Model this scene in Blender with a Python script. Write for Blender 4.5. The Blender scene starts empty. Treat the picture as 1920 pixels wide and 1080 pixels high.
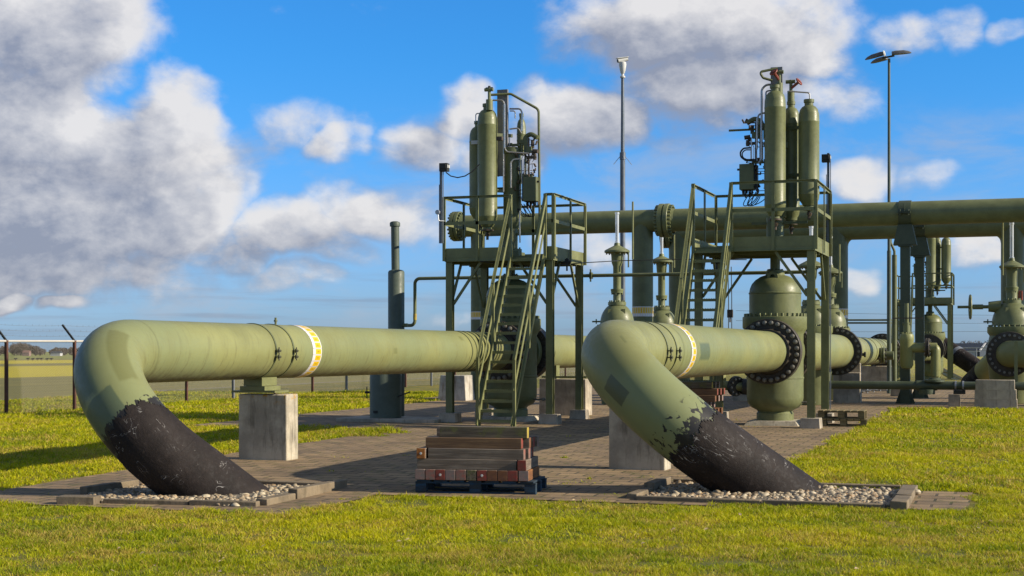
import bpy, math, random
import numpy as np
from mathutils import Vector, Matrix

random.seed(7)
rng = np.random.default_rng(11)
SC = bpy.context.scene
COL = SC.collection

# ------------------------------------------------------------------ camera, sky, sun, exposure
F_PX, CX, HZ, CAM_H = 2808.0, 960.0, 659.0, 1.8          # focal length and horizon of the photograph (1920 wide)
TH = math.atan(959.0 / F_PX)
CO, SI = math.cos(TH), math.sin(TH)
TO_SUN = Vector((0.997, 0.06, 0.470)).normalized()
SUN_ELEV = math.asin(TO_SUN.z)
SUN_ROT = math.atan2(TO_SUN.x, TO_SUN.y)

cam_d = bpy.data.cameras.new('camera')
cam = bpy.data.objects.new('camera', cam_d)
COL.objects.link(cam)
cam.location = (0, 0, CAM_H)
cam.rotation_euler = (math.radians(90), 0, TH)
cam_d.sensor_fit = 'HORIZONTAL'
cam_d.sensor_width = 36
cam_d.lens = 36 * F_PX / 1920
cam_d.shift_y = (HZ - 540) / 1920
cam_d.clip_start = 0.1
cam_d.clip_end = 20000
SC.camera = cam

SC.view_settings.view_transform = 'Standard'
SC.view_settings.look = 'None'
SC.view_settings.gamma = 1
SC.view_settings.exposure = 0.5
SC.render.engine = 'CYCLES'
SC.cycles.use_denoising = True
SC.cycles.max_bounces = 6
SC.cycles.transparent_max_bounces = 8

sun_d = bpy.data.lights.new('sun', 'SUN')
sun = bpy.data.objects.new('sun', sun_d)
COL.objects.link(sun)
sun.rotation_euler = (-TO_SUN).to_track_quat('-Z', 'Y').to_euler()
sun.location = (30, 0, 40)
sun_d.energy = 5.0
sun_d.angle = math.radians(0.53)
sun_d.color = (1.0, 0.89, 0.72)


class NG:
    """small helper that writes shader node trees as expressions"""
    def __init__(self, nt):
        self.nt = nt

    def new(self, t, **kw):
        n = self.nt.nodes.new(t)
        for k, v in kw.items():
            setattr(n, k, v)
        return n

    def put(self, sock, v):
        if isinstance(v, bpy.types.NodeSocket):
            self.nt.links.new(v, sock)
        elif v is not None:
            if isinstance(v, (tuple, list)) and len(v) == 3 and sock.type == 'RGBA':
                v = (*v, 1)
            sock.default_value = v

    def m(self, op, a, b=None, c=None, clamp=False):
        n = self.new('ShaderNodeMath', operation=op, use_clamp=clamp)
        for i, x in enumerate((a, b, c)):
            if x is not None:
                self.put(n.inputs[i], x)
        return n.outputs[0]

    def v(self, op, a, b=None, scale=None):
        n = self.new('ShaderNodeVectorMath', operation=op)
        self.put(n.inputs[0], a)
        if b is not None:
            self.put(n.inputs[1], b)
        if scale is not None:
            self.put(n.inputs[3], scale)
        return n.outputs[1] if op in ('LENGTH', 'DOT_PRODUCT', 'DISTANCE') else n.outputs[0]

    def xyz(self, v):
        n = self.new('ShaderNodeSeparateXYZ')
        self.put(n.inputs[0], v)
        return n.outputs

    def comb(self, x, y, z):
        n = self.new('ShaderNodeCombineXYZ')
        for i, q in enumerate((x, y, z)):
            self.put(n.inputs[i], q)
        return n.outputs[0]

    def mix(self, f, a, b, blend='MIX'):
        n = self.new('ShaderNodeMix', data_type='RGBA', blend_type=blend)
        self.put(n.inputs[0], f)
        self.put(n.inputs[6], a)
        self.put(n.inputs[7], b)
        return n.outputs[2]

    def noise(self, vec, scale, detail=4, rough=0.55, dist=0.0, col=False):
        n = self.new('ShaderNodeTexNoise')
        self.put(n.inputs['Vector'], vec)
        n.inputs['Scale'].default_value = scale
        n.inputs['Detail'].default_value = detail
        n.inputs['Roughness'].default_value = rough
        n.inputs['Distortion'].default_value = dist
        return n.outputs[1 if col else 0]

    def voro(self, vec, scale, feature='F1', out='Distance'):
        n = self.new('ShaderNodeTexVoronoi', feature=feature)
        self.put(n.inputs['Vector'], vec)
        n.inputs['Scale'].default_value = scale
        return n.outputs[out]

    def rng(self, x, a, b, c=0.0, d=1.0, smooth=True):
        n = self.new('ShaderNodeMapRange', interpolation_type='SMOOTHSTEP' if smooth else 'LINEAR')
        for i, q in enumerate((x, a, b, c, d)):
            self.put(n.inputs[i], q)
        return n.outputs[0]

    def scale(self, v, s):
        return self.v('MULTIPLY', v, s)

    def inbox(self, x, a, b, soft):
        return self.m('MULTIPLY', self.rng(x, a - soft, a + soft), self.rng(x, b - soft, b + soft, 1.0, 0.0))


# ---- sky: Nishita air with cumulus banks fixed at compass bearings and elevations
world = bpy.data.worlds.new('World')
SC.world = world
world.use_nodes = True
wt = world.node_tree
wt.nodes.clear()
g = NG(wt)
SKY_STRENGTH = 0.075
sky = g.new('ShaderNodeTexSky', sky_type='NISHITA', sun_disc=False)
sky.sun_elevation = SUN_ELEV
sky.sun_rotation = SUN_ROT
sky.altitude = 0
sky.air_density = 1.0
sky.dust_density = 0.6
sky.ozone_density = 2.0
tc = g.new('ShaderNodeTexCoord').outputs['Generated']
dirn = g.v('NORMALIZE', tc)
dx, dy, dz = g.xyz(dirn)
fwd = g.v('DOT_PRODUCT', dirn, (-SI, CO, 0))
rgt = g.v('DOT_PRODUCT', dirn, (CO, SI, 0))
az = g.m('ARCTAN2', rgt, fwd)
el = g.m('ARCSINE', dz)


def ang(u, v):
    a = math.atan((u - CX) / F_PX)
    return a, math.atan((HZ - v) / F_PX * math.cos(a))


# (u, v, half width, half height, weight) of each cloud bank, written as bearings
BANKS = [
    (30, 110, 240, 200, 1.0), (190, 40, 150, 100, .95), (60, 330, 350, 230, 1.15), (180, 400, 330, 150, 1.05), (330, 230, 105, 120, .9),
    (330, 380, 190, 160, 1.0), (110, 500, 340, 90, 1.0), (360, 450, 150, 90, .8), (470, 350, 60, 50, .6),
    (560, 430, 140, 72, .92), (720, 395, 150, 70, .86), (540, 520, 120, 40, .66), (640, 470, 110, 46, .74), (460, 470, 90, 60, .8),
    (560, 240, 130, 60, .62), (635, 268, 66, 52, .86), (850, 215, 75, 62, .95), (800, 290, 130, 62, .72), (930, 290, 110, 66, .7),
    (1080, 235, 175, 82, 1.0), (1000, 200, 70, 50, .7), (1310, 50, 320, 110, 1.05), (1350, 160, 250, 110, .95), (1500, 60, 160, 110, .95),
    (1500, 190, 120, 80, .7), (1280, 250, 130, 60, .5), (1610, 335, 85, 56, .84), (1700, 70, 85, 60, .60), (1780, 55, 75, 62, .64),
    (1890, 55, 60, 30, .55), (1740, 330, 70, 30, .5), (1605, 528, 80, 36, .78), (1850, 470, 120, 52, .82), (1780, 450, 60, 30, .6),
    (1090, 450, 120, 60, .6), (20, 574, 74, 30, 1.15), (130, 580, 62, 24, 1.05), (1460, 520, 60, 30, .4), (860, 600, 60, 20, .3),
]
BANKS = [(*ang(u, v), F_PX / rx, F_PX / ry, w) for (u, v, rx, ry, w) in BANKS]
# unseen cloud banks added outside the view to neutralise the blue ambient light
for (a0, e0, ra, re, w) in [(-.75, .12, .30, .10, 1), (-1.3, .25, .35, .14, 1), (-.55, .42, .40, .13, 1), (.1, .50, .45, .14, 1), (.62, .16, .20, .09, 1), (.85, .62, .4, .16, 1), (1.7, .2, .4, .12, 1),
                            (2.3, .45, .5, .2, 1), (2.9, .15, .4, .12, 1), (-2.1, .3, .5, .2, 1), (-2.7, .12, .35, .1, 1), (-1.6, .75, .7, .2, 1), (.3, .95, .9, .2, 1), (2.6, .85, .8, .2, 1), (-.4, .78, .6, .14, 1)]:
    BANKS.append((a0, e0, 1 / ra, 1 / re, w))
grp = bpy.data.node_groups.new('cloud_density', 'ShaderNodeTree')
grp.interface.new_socket('P', in_out='INPUT', socket_type='NodeSocketVector')
grp.interface.new_socket('D', in_out='OUTPUT', socket_type='NodeSocketFloat')
q = NG(grp)
gi = q.new('NodeGroupInput').outputs[0]
go = q.new('NodeGroupOutput').inputs[0]
warp = q.noise(q.scale(gi, (1, 1.25, 1)), 13, 3, .55, col=True)
warp = q.v('SUBTRACT', warp, (.5, .5, .5))
pw = q.v('ADD', gi, q.scale(warp, (.062, .045, 0)))
acc = None
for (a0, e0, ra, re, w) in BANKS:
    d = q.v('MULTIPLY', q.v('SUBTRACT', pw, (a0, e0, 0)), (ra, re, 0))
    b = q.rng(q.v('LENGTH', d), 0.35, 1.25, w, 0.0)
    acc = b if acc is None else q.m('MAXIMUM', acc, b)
fb = q.noise(q.scale(gi, (1, 1.35, 1)), 19, 9, .55, .35)
fb2 = q.noise(q.scale(gi, (1, 1.5, 1)), 70, 6, .6)
dens = q.m('ADD', q.m('MULTIPLY', acc, 1.12), q.m('MULTIPLY', q.m('SUBTRACT', fb, .52), 1.40))
dens = q.m('ADD', dens, q.m('MULTIPLY', q.m('SUBTRACT', fb2, .5), .42))
q.put(go, dens)


def density(p):
    n = g.new('ShaderNodeGroup')
    n.node_tree = grp
    g.put(n.inputs[0], p)
    return n.outputs[0]


P0 = g.comb(az, el, 0.37)
d0 = density(P0)
d1 = density(g.v('ADD', P0, (.010, .009, 0)))
d2 = density(g.v('ADD', P0, (.030, .024, 0)))
cover = g.rng(d0, .14, .98)
thick = g.rng(d0, .55, 1.35)
relief = g.m('ADD', g.m('MULTIPLY', g.m('SUBTRACT', d0, d1), 1.0), g.m('MULTIPLY', g.m('SUBTRACT', d0, d2), .95))
litc = g.rng(g.m('ADD', g.m('SUBTRACT', relief, g.m('MULTIPLY', thick, .34)), .44), -.15, 1.25, smooth=False)
CLOUD_LIT, CLOUD_DARK = (7.8, 7.6, 7.5), (2.8, 3.05, 3.85)
fine = g.m('ADD', g.m('MULTIPLY', g.m('SUBTRACT', g.noise(g.scale(P0, (1, 1.3, 1)), 55, 8, .62), .5), .62), g.m('MULTIPLY', g.m('SUBTRACT', g.noise(g.scale(P0, (1, 1.5, 1)), 16, 6, .6), .5), .55))
litc = g.m('ADD', litc, fine, clamp=True)
ccol = g.mix(litc, CLOUD_DARK, CLOUD_LIT)
# thin grey-blue layers close to the horizon
strat = g.noise(g.comb(g.m('MULTIPLY', az, 2.2), g.m('MULTIPLY', el, 42), 1.3), 3.0, 5, .6)
strat = g.m('MULTIPLY', g.rng(strat, .48, .72), g.inbox(el, .008, .050, .010))
skyc = g.mix(g.m('MULTIPLY', strat, .55), sky.outputs[0], (2.3, 2.75, 3.7))
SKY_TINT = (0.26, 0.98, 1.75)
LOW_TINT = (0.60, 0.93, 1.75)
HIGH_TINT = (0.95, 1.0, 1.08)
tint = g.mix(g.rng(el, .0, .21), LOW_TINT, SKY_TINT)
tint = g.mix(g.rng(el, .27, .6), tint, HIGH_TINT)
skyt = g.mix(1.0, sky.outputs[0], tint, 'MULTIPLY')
skyc = g.mix(g.m('MULTIPLY', strat, .5), skyt, (2.3, 2.75, 3.7))
veil = g.noise(g.comb(g.m('MULTIPLY', az, 1.0), g.m('MULTIPLY', el, 2.4), 4.0), 9, 7, .62, .4)
veil = g.m('MULTIPLY', g.m('MULTIPLY', g.rng(veil, .44, .74), g.inbox(el, .015, .15, .02)), .55)
skyc = g.mix(veil, skyc, (4.3, 4.6, 5.3))
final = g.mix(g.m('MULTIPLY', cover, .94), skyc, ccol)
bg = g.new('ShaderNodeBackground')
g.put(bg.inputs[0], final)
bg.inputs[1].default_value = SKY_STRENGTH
wo = g.new('ShaderNodeOutputWorld')
wt.links.new(bg.outputs[0], wo.inputs[0])


# ------------------------------------------------------------------ places: bearings and distances to metres
YK = [12, 17.5, 22, 34, 50, 60]
ZK = [-.12, -.10, -.01, .07, .15, .2]


def gz(y):                                                   # the site rises a hand's breadth away from the road
    return float(np.interp(y, YK, ZK))


def at(u, Z):                                                # plan position seen at column u, Z metres along the view
    X = (u - CX) * Z / F_PX
    return X * CO - Z * SI, X * SI + Z * CO


def hz(v, Z):
    return CAM_H + (HZ - v) * Z / F_PX


def W(u, v, Z):
    x, y = at(u, Z)
    return Vector((x, y, hz(v, Z)))


def gnd(u, v):                                               # point on the ground
    Z = 30.0
    for _ in range(12):
        x, y = at(u, Z)
        Z = F_PX * (CAM_H - gz(y)) / (v - HZ)
    return at(u, Z)


def ony(y, u):
    t = (u - CX) / F_PX
    return y * (t * CO - SI) / (CO + t * SI)


def onx(x, u):
    t = (u - CX) / F_PX
    return x * (CO + t * SI) / (t * CO - SI)


def depth(x, y):
    return -x * SI + y * CO


# ------------------------------------------------------------------ mesh building
class MB:
    def __init__(self):
        self.v, self.f, self.mi, self.uv, self.n = [], [], [], [], 0

    def add(self, vs, fs, mi=0, uvs=None):
        o = self.n
        self.v.extend([tuple(p) for p in vs])
        self.n += len(vs)
        for i, f in enumerate(fs):
            self.f.append(tuple(o + k for k in f))
            self.mi.append(mi)
            self.uv.append(uvs[i] if uvs else None)
        return self

    def box(self, c, s, rz=0.0, mi=0, M=None, tap=1.0):
        hx, hy, hz_ = s[0] / 2, s[1] / 2, s[2] / 2
        vs = []
        for z in (-1, 1):
            k = tap if z > 0 else 1.0
            for x, y in ((-1, -1), (1, -1), (1, 1), (-1, 1)):
                vs.append(Vector((x * hx * k, y * hy * k, z * hz_)))
        R = M if M else Matrix.Rotation(rz, 3, 'Z')
        c = Vector(c)
        vs = [R @ p + c for p in vs]
        self.add(vs, [(3, 2, 1, 0), (4, 5, 6, 7), (0, 1, 5, 4), (1, 2, 6, 5), (2, 3, 7, 6), (3, 0, 4, 7)], mi)
        return self

    def bar(self, p0, p1, w, h, up=(0, 0, 1), mi=0):
        p0, p1 = Vector(p0), Vector(p1)
        t = (p1 - p0)
        L = t.length
        t.normalize()
        up = Vector(up)
        sx = t.cross(up)
        if sx.length < 1e-4:
            sx = t.cross(Vector((0, 1, 0)))
        sx.normalize()
        uz = sx.cross(t)
        M = Matrix((sx, t, uz)).transposed()
        return self.box((p0 + p1) / 2, (w, L, h), M=M, mi=mi)

    def angle(self, p0, p1, w, up=(0, 0, 1), t=.012, flip=1):
        """an L-section bar"""
        p0, p1 = Vector(p0), Vector(p1)
        d = (p1 - p0).normalized()
        up = Vector(up)
        sx = d.cross(up).normalized()
        uz = sx.cross(d)
        self.bar(p0, p1, t, w, up)
        o = sx * flip * (w / 2 + t / 2) + uz * (w / 2 - t / 2)
        self.bar(p0 + o, p1 + o, w - .001, t, up)
        return self

    def hbeam(self, p0, p1, w, d, t=.014, xdir=(1, 0, 0)):
        """an H-section bar: flanges face xdir x axis"""
        p0, p1 = Vector(p0), Vector(p1)
        ax = (p1 - p0).normalized()
        xd = Vector(xdir)
        yd = ax.cross(xd).normalized()
        self.bar(p0, p1, w, t, up=yd) if False else None
        for s in (-1, 1):
            o = yd * s * (d / 2 - t / 2)
            self.bar(p0 + o, p1 + o, w, t, up=yd)
        self.bar(p0, p1, t, d - 2 * t - .001, up=yd)
        return self

    def tube(self, pts, r, n=10, caps=True, up=None, mi=0, closed=False):
        pts = [Vector(p) for p in pts]
        m = len(pts)
        rr = r if isinstance(r, (list, tuple)) else [r] * m
        T = []
        for i in range(m):
            a = pts[max(i - 1, 0)]
            b = pts[min(i + 1, m - 1)]
            T.append((b - a).normalized())
        nrm = Vector(up) if up else (Vector((0, 0, 1)) if abs(T[0].z) < .9 else Vector((1, 0, 0)))
        nrm = (nrm - T[0] * nrm.dot(T[0])).normalized()
        vs, L = [], [0.0]
        for i in range(m):
            if i:
                q_ = T[i - 1].rotation_difference(T[i])
                nrm = (q_ @ nrm)
                nrm = (nrm - T[i] * nrm.dot(T[i])).normalized()
                L.append(L[-1] + (pts[i] - pts[i - 1]).length)
            b = T[i].cross(nrm)
            for k in range(n):
                a = 2 * math.pi * k / n
                vs.append(pts[i] + (nrm * math.cos(a) + b * math.sin(a)) * rr[i])
        fs, uvs = [], []
        for i in range(m - 1):
            for k in range(n):
                k2 = (k + 1) % n
                fs.append((i * n + k, i * n + k2, (i + 1) * n + k2, (i + 1) * n + k))
                uvs.append(((L[i], k / n), (L[i], (k + 1) / n), (L[i + 1], (k + 1) / n), (L[i + 1], k / n)))
        if caps:
            fs.append(tuple(reversed(range(n))))
            uvs.append([(L[0], .1)] * n)
            fs.append(tuple((m - 1) * n + k for k in range(n)))
            uvs.append([(L[-1], .1)] * n)
        return self.add(vs, fs, mi, uvs)

    def cyl(self, p0, p1, r, r1=None, n=16, caps=True, mi=0):
        return self.tube([p0, p1], [r, r if r1 is None else r1], n, caps, mi=mi)

    def lathe(self, prof, o=(0, 0, 0), axis=(0, 0, 1), n=32, mi=0):
        """profile of (radius, height) from bottom to top"""
        ax = Vector(axis).normalized()
        o = Vector(o)
        a = Vector((1, 0, 0)) if abs(ax.x) < .8 else Vector((0, 0, 1))
        sx = (a - ax * a.dot(ax)).normalized()
        sy = ax.cross(sx)
        vs, rings = [], []
        for r, h in prof:
            if r < 1e-5:
                rings.append([len(vs)])
                vs.append(o + ax * h)
            else:
                rings.append(list(range(len(vs), len(vs) + n)))
                for k in range(n):
                    t = 2 * math.pi * k / n
                    vs.append(o + ax * h + (sx * math.cos(t) + sy * math.sin(t)) * r)
        fs = []
        for A, B in zip(rings, rings[1:]):
            for k in range(n):
                k2 = (k + 1) % n
                if len(A) == 1 and len(B) == 1:
                    continue
                if len(A) == 1:
                    fs.append((A[0], B[k2], B[k]))
                elif len(B) == 1:
                    fs.append((A[k], A[k2], B[0]))
                else:
                    fs.append((A[k], A[k2], B[k2], B[k]))
        if len(rings[0]) > 1:
            fs.append(tuple(reversed(rings[0])))
        if len(rings[-1]) > 1:
            fs.append(tuple(rings[-1]))
        return self.add(vs, fs, mi)

    def bolts(self, o, axis, R, count, r, h, n=6, ph=0.0, mi=0):
        ax = Vector(axis).normalized()
        a = Vector((1, 0, 0)) if abs(ax.x) < .8 else Vector((0, 0, 1))
        sx = (a - ax * a.dot(ax)).normalized()
        sy = ax.cross(sx)
        o = Vector(o)
        for k in range(count):
            t = 2 * math.pi * (k + ph) / count
            p = o + (sx * math.cos(t) + sy * math.sin(t)) * R
            self.cyl(p, p + ax * h, r, n=n, mi=mi)
        return self

    def mesh(self, name, o=(0, 0, 0), smooth=35):
        me = bpy.data.meshes.new(name)
        ox, oy, oz = o
        me.from_pydata([(x - ox, y - oy, z - oz) for x, y, z in self.v], [], self.f)
        me.polygons.foreach_set('material_index', self.mi)
        if any(self.uv):
            lay = me.uv_layers.new(name='UVMap')
            flat = []
            for f, uv in zip(self.f, self.uv):
                for i in range(len(f)):
                    flat.extend(uv[i] if uv else (0.0, 0.0))
            lay.data.foreach_set('uv', flat)
        if smooth:
            me.polygons.foreach_set('use_smooth', [True] * len(self.f))
            me.update()
            me.set_sharp_from_angle(angle=math.radians(smooth))
        me.update()
        return me

    def build(self, name, mats, parent=None, smooth=35, bevel=0.0, loc=None):
        """one object; a part keeps its thing's origin, a thing of one mesh stands at loc"""
        o = org(parent) if parent else (loc or (0, 0, 0))
        me = self.mesh(name, o, smooth)
        for m_ in (mats if isinstance(mats, (list, tuple)) else [mats]):
            me.materials.append(m_)
        ob = bpy.data.objects.new(name, me)
        COL.objects.link(ob)
        if parent:
            ob.parent = parent
        else:
            ob.location = o
        if bevel:
            b = ob.modifiers.new('edge', 'BEVEL')
            b.width = bevel
            b.segments = 2
            b.limit_method = 'ANGLE'
        return ob


def org(o):
    p = Vector(o.location)
    while o.parent:
        o = o.parent
        p += Vector(o.location)
    return p


def tag(o, label=None, cat=None, group=None, kind=None):
    if label:
        o['label'] = label
    if cat:
        o['category'] = cat
    if group:
        o['group'] = group
    if kind:
        o['kind'] = kind
    return o


def empty(name, loc, label, cat, group=None):
    o = bpy.data.objects.new(name, None)
    COL.objects.link(o)
    o.location = loc
    o.empty_display_size = .3
    return tag(o, label, cat, group)


def copy_tree(o, off=None, parent=None, label=None):
    c = o.copy()
    COL.objects.link(c)
    if parent:
        c.parent = parent
    if off is not None:
        c.location = Vector(o.location) + Vector(off)
    if label:
        c['label'] = label
    for ch in o.children:
        copy_tree(ch, None, c)
    return c


def arc(p, d0, d1, R, n=10):
    """points of a bend from p, heading d0, turning to d1 with radius R"""
    d0, d1 = Vector(d0).normalized(), Vector(d1).normalized()
    A = math.acos(max(-1, min(1, d0.dot(d1))))
    nn = (d1 - d0 * d0.dot(d1)).normalized()
    return [Vector(p) + d0 * R * math.sin(A * k / n) + nn * R * (1 - math.cos(A * k / n)) for k in range(n + 1)]


def bent(pts, R, n=6):
    """polyline with rounded corners"""
    pts = [Vector(p) for p in pts]
    out = [pts[0]]
    for a, b, c in zip(pts, pts[1:], pts[2:]):
        d0, d1 = (b - a).normalized(), (c - b).normalized()
        A = d0.angle(d1)
        if A < .02:
            continue
        t = min(R * math.tan(A / 2), (b - a).length * .49, (c - b).length * .49)
        r = t / math.tan(A / 2)
        out += arc(b - d0 * t, d0, d1, r, n)
    out.append(pts[-1])
    return out


# ------------------------------------------------------------------ materials
def new_mat(name):
    m_ = bpy.data.materials.new(name)
    m_.use_nodes = True
    nt = m_.node_tree
    nt.nodes.clear()
    b = nt.nodes.new('ShaderNodeBsdfPrincipled')
    o = nt.nodes.new('ShaderNodeOutputMaterial')
    nt.links.new(b.outputs[0], o.inputs[0])
    return m_, NG(nt), b


def bump(k, b, h, strength=.3, dist=.01):
    n = k.new('ShaderNodeBump')
    n.inputs['Strength'].default_value = strength
    n.inputs['Distance'].default_value = dist
    k.put(n.inputs['Height'], h)
    k.put(b.inputs['Normal'], n.outputs[0])


KA = .70                                                     # paint charts read under the photograph's long exposure


def paint(name, base, var=.16, scale=3.0, rough=.5, metal=0.0, wear=.0, wearcol=(.10, .055, .03), bmp=.08):
    base = tuple(c * KA for c in base)
    m_, k, b = new_mat(name)
    P = k.new('ShaderNodeTexCoord').outputs['Object']
    n1 = k.noise(P, scale, 5, .6)
    n2 = k.noise(P, scale * 9, 4, .6)
    lo = tuple(c * (1 - var) for c in base)
    hi = tuple(min(1, c * (1 + var)) for c in base)
    c = k.mix(k.rng(k.m('ADD', k.m('MULTIPLY', n1, .75), k.m('MULTIPLY', n2, .25)), .35, .65), lo, hi)
    if wear:
        w = k.rng(k.noise(P, scale * 5, 7, .7), .72 - wear * .2, .78 - wear * .2)
        c = k.mix(w, c, wearcol)
    k.put(b.inputs['Base Color'], c)
    k.put(b.inputs['Roughness'], k.rng(n2, .3, .7, rough - .08, rough + .1))
    b.inputs['Specular IOR Level'].default_value = .34
    b.inputs['Metallic'].default_value = metal
    if bmp:
        bump(k, b, n2, bmp, .01)
    return m_


SAGE = (.300, .305, .118)
SAGE_COOL = (.228, .268, .132)
OLIVE = (.205, .222, .098)
OLIVE_D = (.158, .175, .080)
M = {}
M['sage'] = paint('sage_paint', SAGE, .10, 1.6, .46, bmp=.03)
M['olive'] = paint('olive_paint', OLIVE, .14, 2.4, .42, wear=.03, bmp=.03)
M['olive_dark'] = paint('dark_olive_paint', OLIVE_D, .16, 2.4, .45, wear=.05, bmp=.03)
M['steel_green'] = paint('green_steelwork_paint', (.235, .245, .104), .16, 2.0, .45, wear=.10, bmp=.04)
M['blue_green'] = paint('blue_green_paint', (.118, .148, .112), .15, 1.5, .5, bmp=.03)
M['flange'] = paint('dark_flange_paint', (.072, .060, .044), .25, 6, .55, wear=.35, wearcol=(.12, .075, .05), bmp=.1)
M['bolt'] = paint('bolt_steel', (.24, .23, .20), .35, 9, .42, .35, wear=.3, bmp=.1)
M['galv'] = paint('galvanised_steel', (.42, .44, .46), .16, 5, .42, .55, bmp=.03)
M['mast_grey'] = paint('mast_grey_zinc', (.17, .20, .24), .14, 4, .5, .3, bmp=.02)
M['stainless'] = paint('stainless_tube', (.55, .53, .50), .1, 5, .28, .8, bmp=0)
M['grey_plate'] = paint('grey_channel_paint', (.27, .26, .25), .12, 4, .5, .2, bmp=.02)
M['dark_olive'] = paint('near_black_olive_paint', (.060, .062, .032), .2, 6, .5, bmp=.05)
M['dark'] = paint('dark_metal', (.035, .037, .032), .3, 8, .5, bmp=.05)
M['brown_metal'] = paint('brown_valve_metal', (.11, .080, .055), .4, 8, .5, .1, bmp=.1)
M['red_metal'] = paint('red_handwheel_paint', (.30, .07, .045), .3, 8, .5, bmp=.05)
M['white_paint'] = paint('white_paint', (.72, .72, .68), .06, 4, .5, bmp=.0)
M['rust_post'] = paint('rust_brown_post', (.115, .050, .034), .3, 6, .75, wear=.2, bmp=.1)
M['grey_post'] = paint('grey_post', (.20, .21, .22), .15, 6, .6, bmp=.05)
M['wire'] = paint('fence_wire', (.30, .27, .22), .1, 4, .6, .0, bmp=0)
M['low_green'] = paint('low_pipe_paint', (.090, .112, .066), .15, 2, .45, bmp=.03)
M['rail_pale'] = paint('pale_rail', (.62, .58, .52), .05, 4, .6, bmp=0)
M['rubber'] = paint('black_cable', (.02, .02, .02), .2, 4, .6, bmp=0)
M['teal'] = paint('teal_sign', (.02, .20, .15), .1, 4, .5, bmp=0)


def pipe_mat(name, base, cool, patches, coat, fleck):
    base, cool = tuple(c * .72 for c in base), tuple(c * .72 for c in cool)
    return pipe_nodes(name, base, cool, patches, coat, fleck)


def pipe_nodes(name, base, cool, patches, coat, fleck):
    """painted steel pipe: weld lines, touch-up patches and run-off streaks laid along the pipe's own length and girth"""
    m_, k, b = new_mat(name)
    tc_ = k.new('ShaderNodeTexCoord')
    P = tc_.outputs['Object']
    s, v, _ = k.xyz(tc_.outputs['UV'])
    ring = k.comb(k.m('MULTIPLY', k.m('COSINE', k.m('MULTIPLY', v, 2 * math.pi)), .46),
                  k.m('MULTIPLY', k.m('SINE', k.m('MULTIPLY', v, 2 * math.pi)), .46), s)
    n1 = k.noise(ring, 1.1, 5, .55)
    n2 = k.noise(ring, 14, 5, .65)
    c = k.mix(k.rng(n1, .32, .68), tuple(x * .85 for x in base), tuple(x * 1.10 for x in base))
    c = k.mix(k.m('MULTIPLY', k.rng(k.noise(ring, .55, 3, .5), .42, .62), .6), c, cool)
    # thin run-off streaks around the girth, thicker on the underside where water hangs
    st = k.noise(k.comb(k.m('ADD', k.m('MULTIPLY', s, 13), k.m('MULTIPLY', v, 7)), k.m('MULTIPLY', v, 4.5), 0), 1.0, 6, .7)
    under = k.inbox(v, .36, .70, .075)
    upper = k.inbox(v, .60, .90, .10)
    dirt = k.m('MULTIPLY', k.rng(st, .50, .72), k.m('ADD', k.m('MULTIPLY', under, .80), k.m('MULTIPLY', upper, .34)))
    c = k.mix(dirt, c, (.075, .058, .026))
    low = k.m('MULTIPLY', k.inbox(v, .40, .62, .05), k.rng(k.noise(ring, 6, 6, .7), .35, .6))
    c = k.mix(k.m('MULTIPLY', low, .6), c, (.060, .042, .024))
    spk = k.rng(k.noise(ring, 55, 2, .5), .70, .76)
    c = k.mix(k.m('MULTIPLY', spk, .25), c, (.09, .08, .04))
    for (s0, s1, v0, v1, kind, soft) in patches:
        wob = k.m('MULTIPLY', k.m('SUBTRACT', k.noise(ring, 5, 3, .6), .5), soft * 6)
        ms = k.inbox(k.m('ADD', s, wob), s0, s1, soft)
        mv = k.inbox(v, v0, v1, soft * .35)
        col = {'dark': (.078, .086, .044), 'mid': (.140, .146, .054), 'cool': (.082, .108, .062), 'weld': (.12, .125, .05)}[kind]
        c = k.mix(k.m('MULTIPLY', k.m('MULTIPLY', ms, mv), (.9 if kind != 'weld' else .6)), c, col)
    if coat:
        fl = k.noise(ring, 9.5, 6, .62, .9)
        fm = k.m('MULTIPLY', k.rng(k.m('ADD', fl, k.rng(s, coat - fleck * 1.2, coat + .05, -.08, .10)), .50, .53), k.inbox(s, coat - fleck * 1.3, coat + .6, fleck * .1))
        c = k.mix(fm, c, (.018, .017, .016))
    k.put(b.inputs['Base Color'], c)
    k.put(b.inputs['Roughness'], k.rng(n2, .3, .7, .40, .56))
    bump(k, b, k.m('ADD', n2, k.m('MULTIPLY', st, .4)), .06, .008)
    b.inputs['Specular IOR Level'].default_value = .32
    return m_


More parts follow.
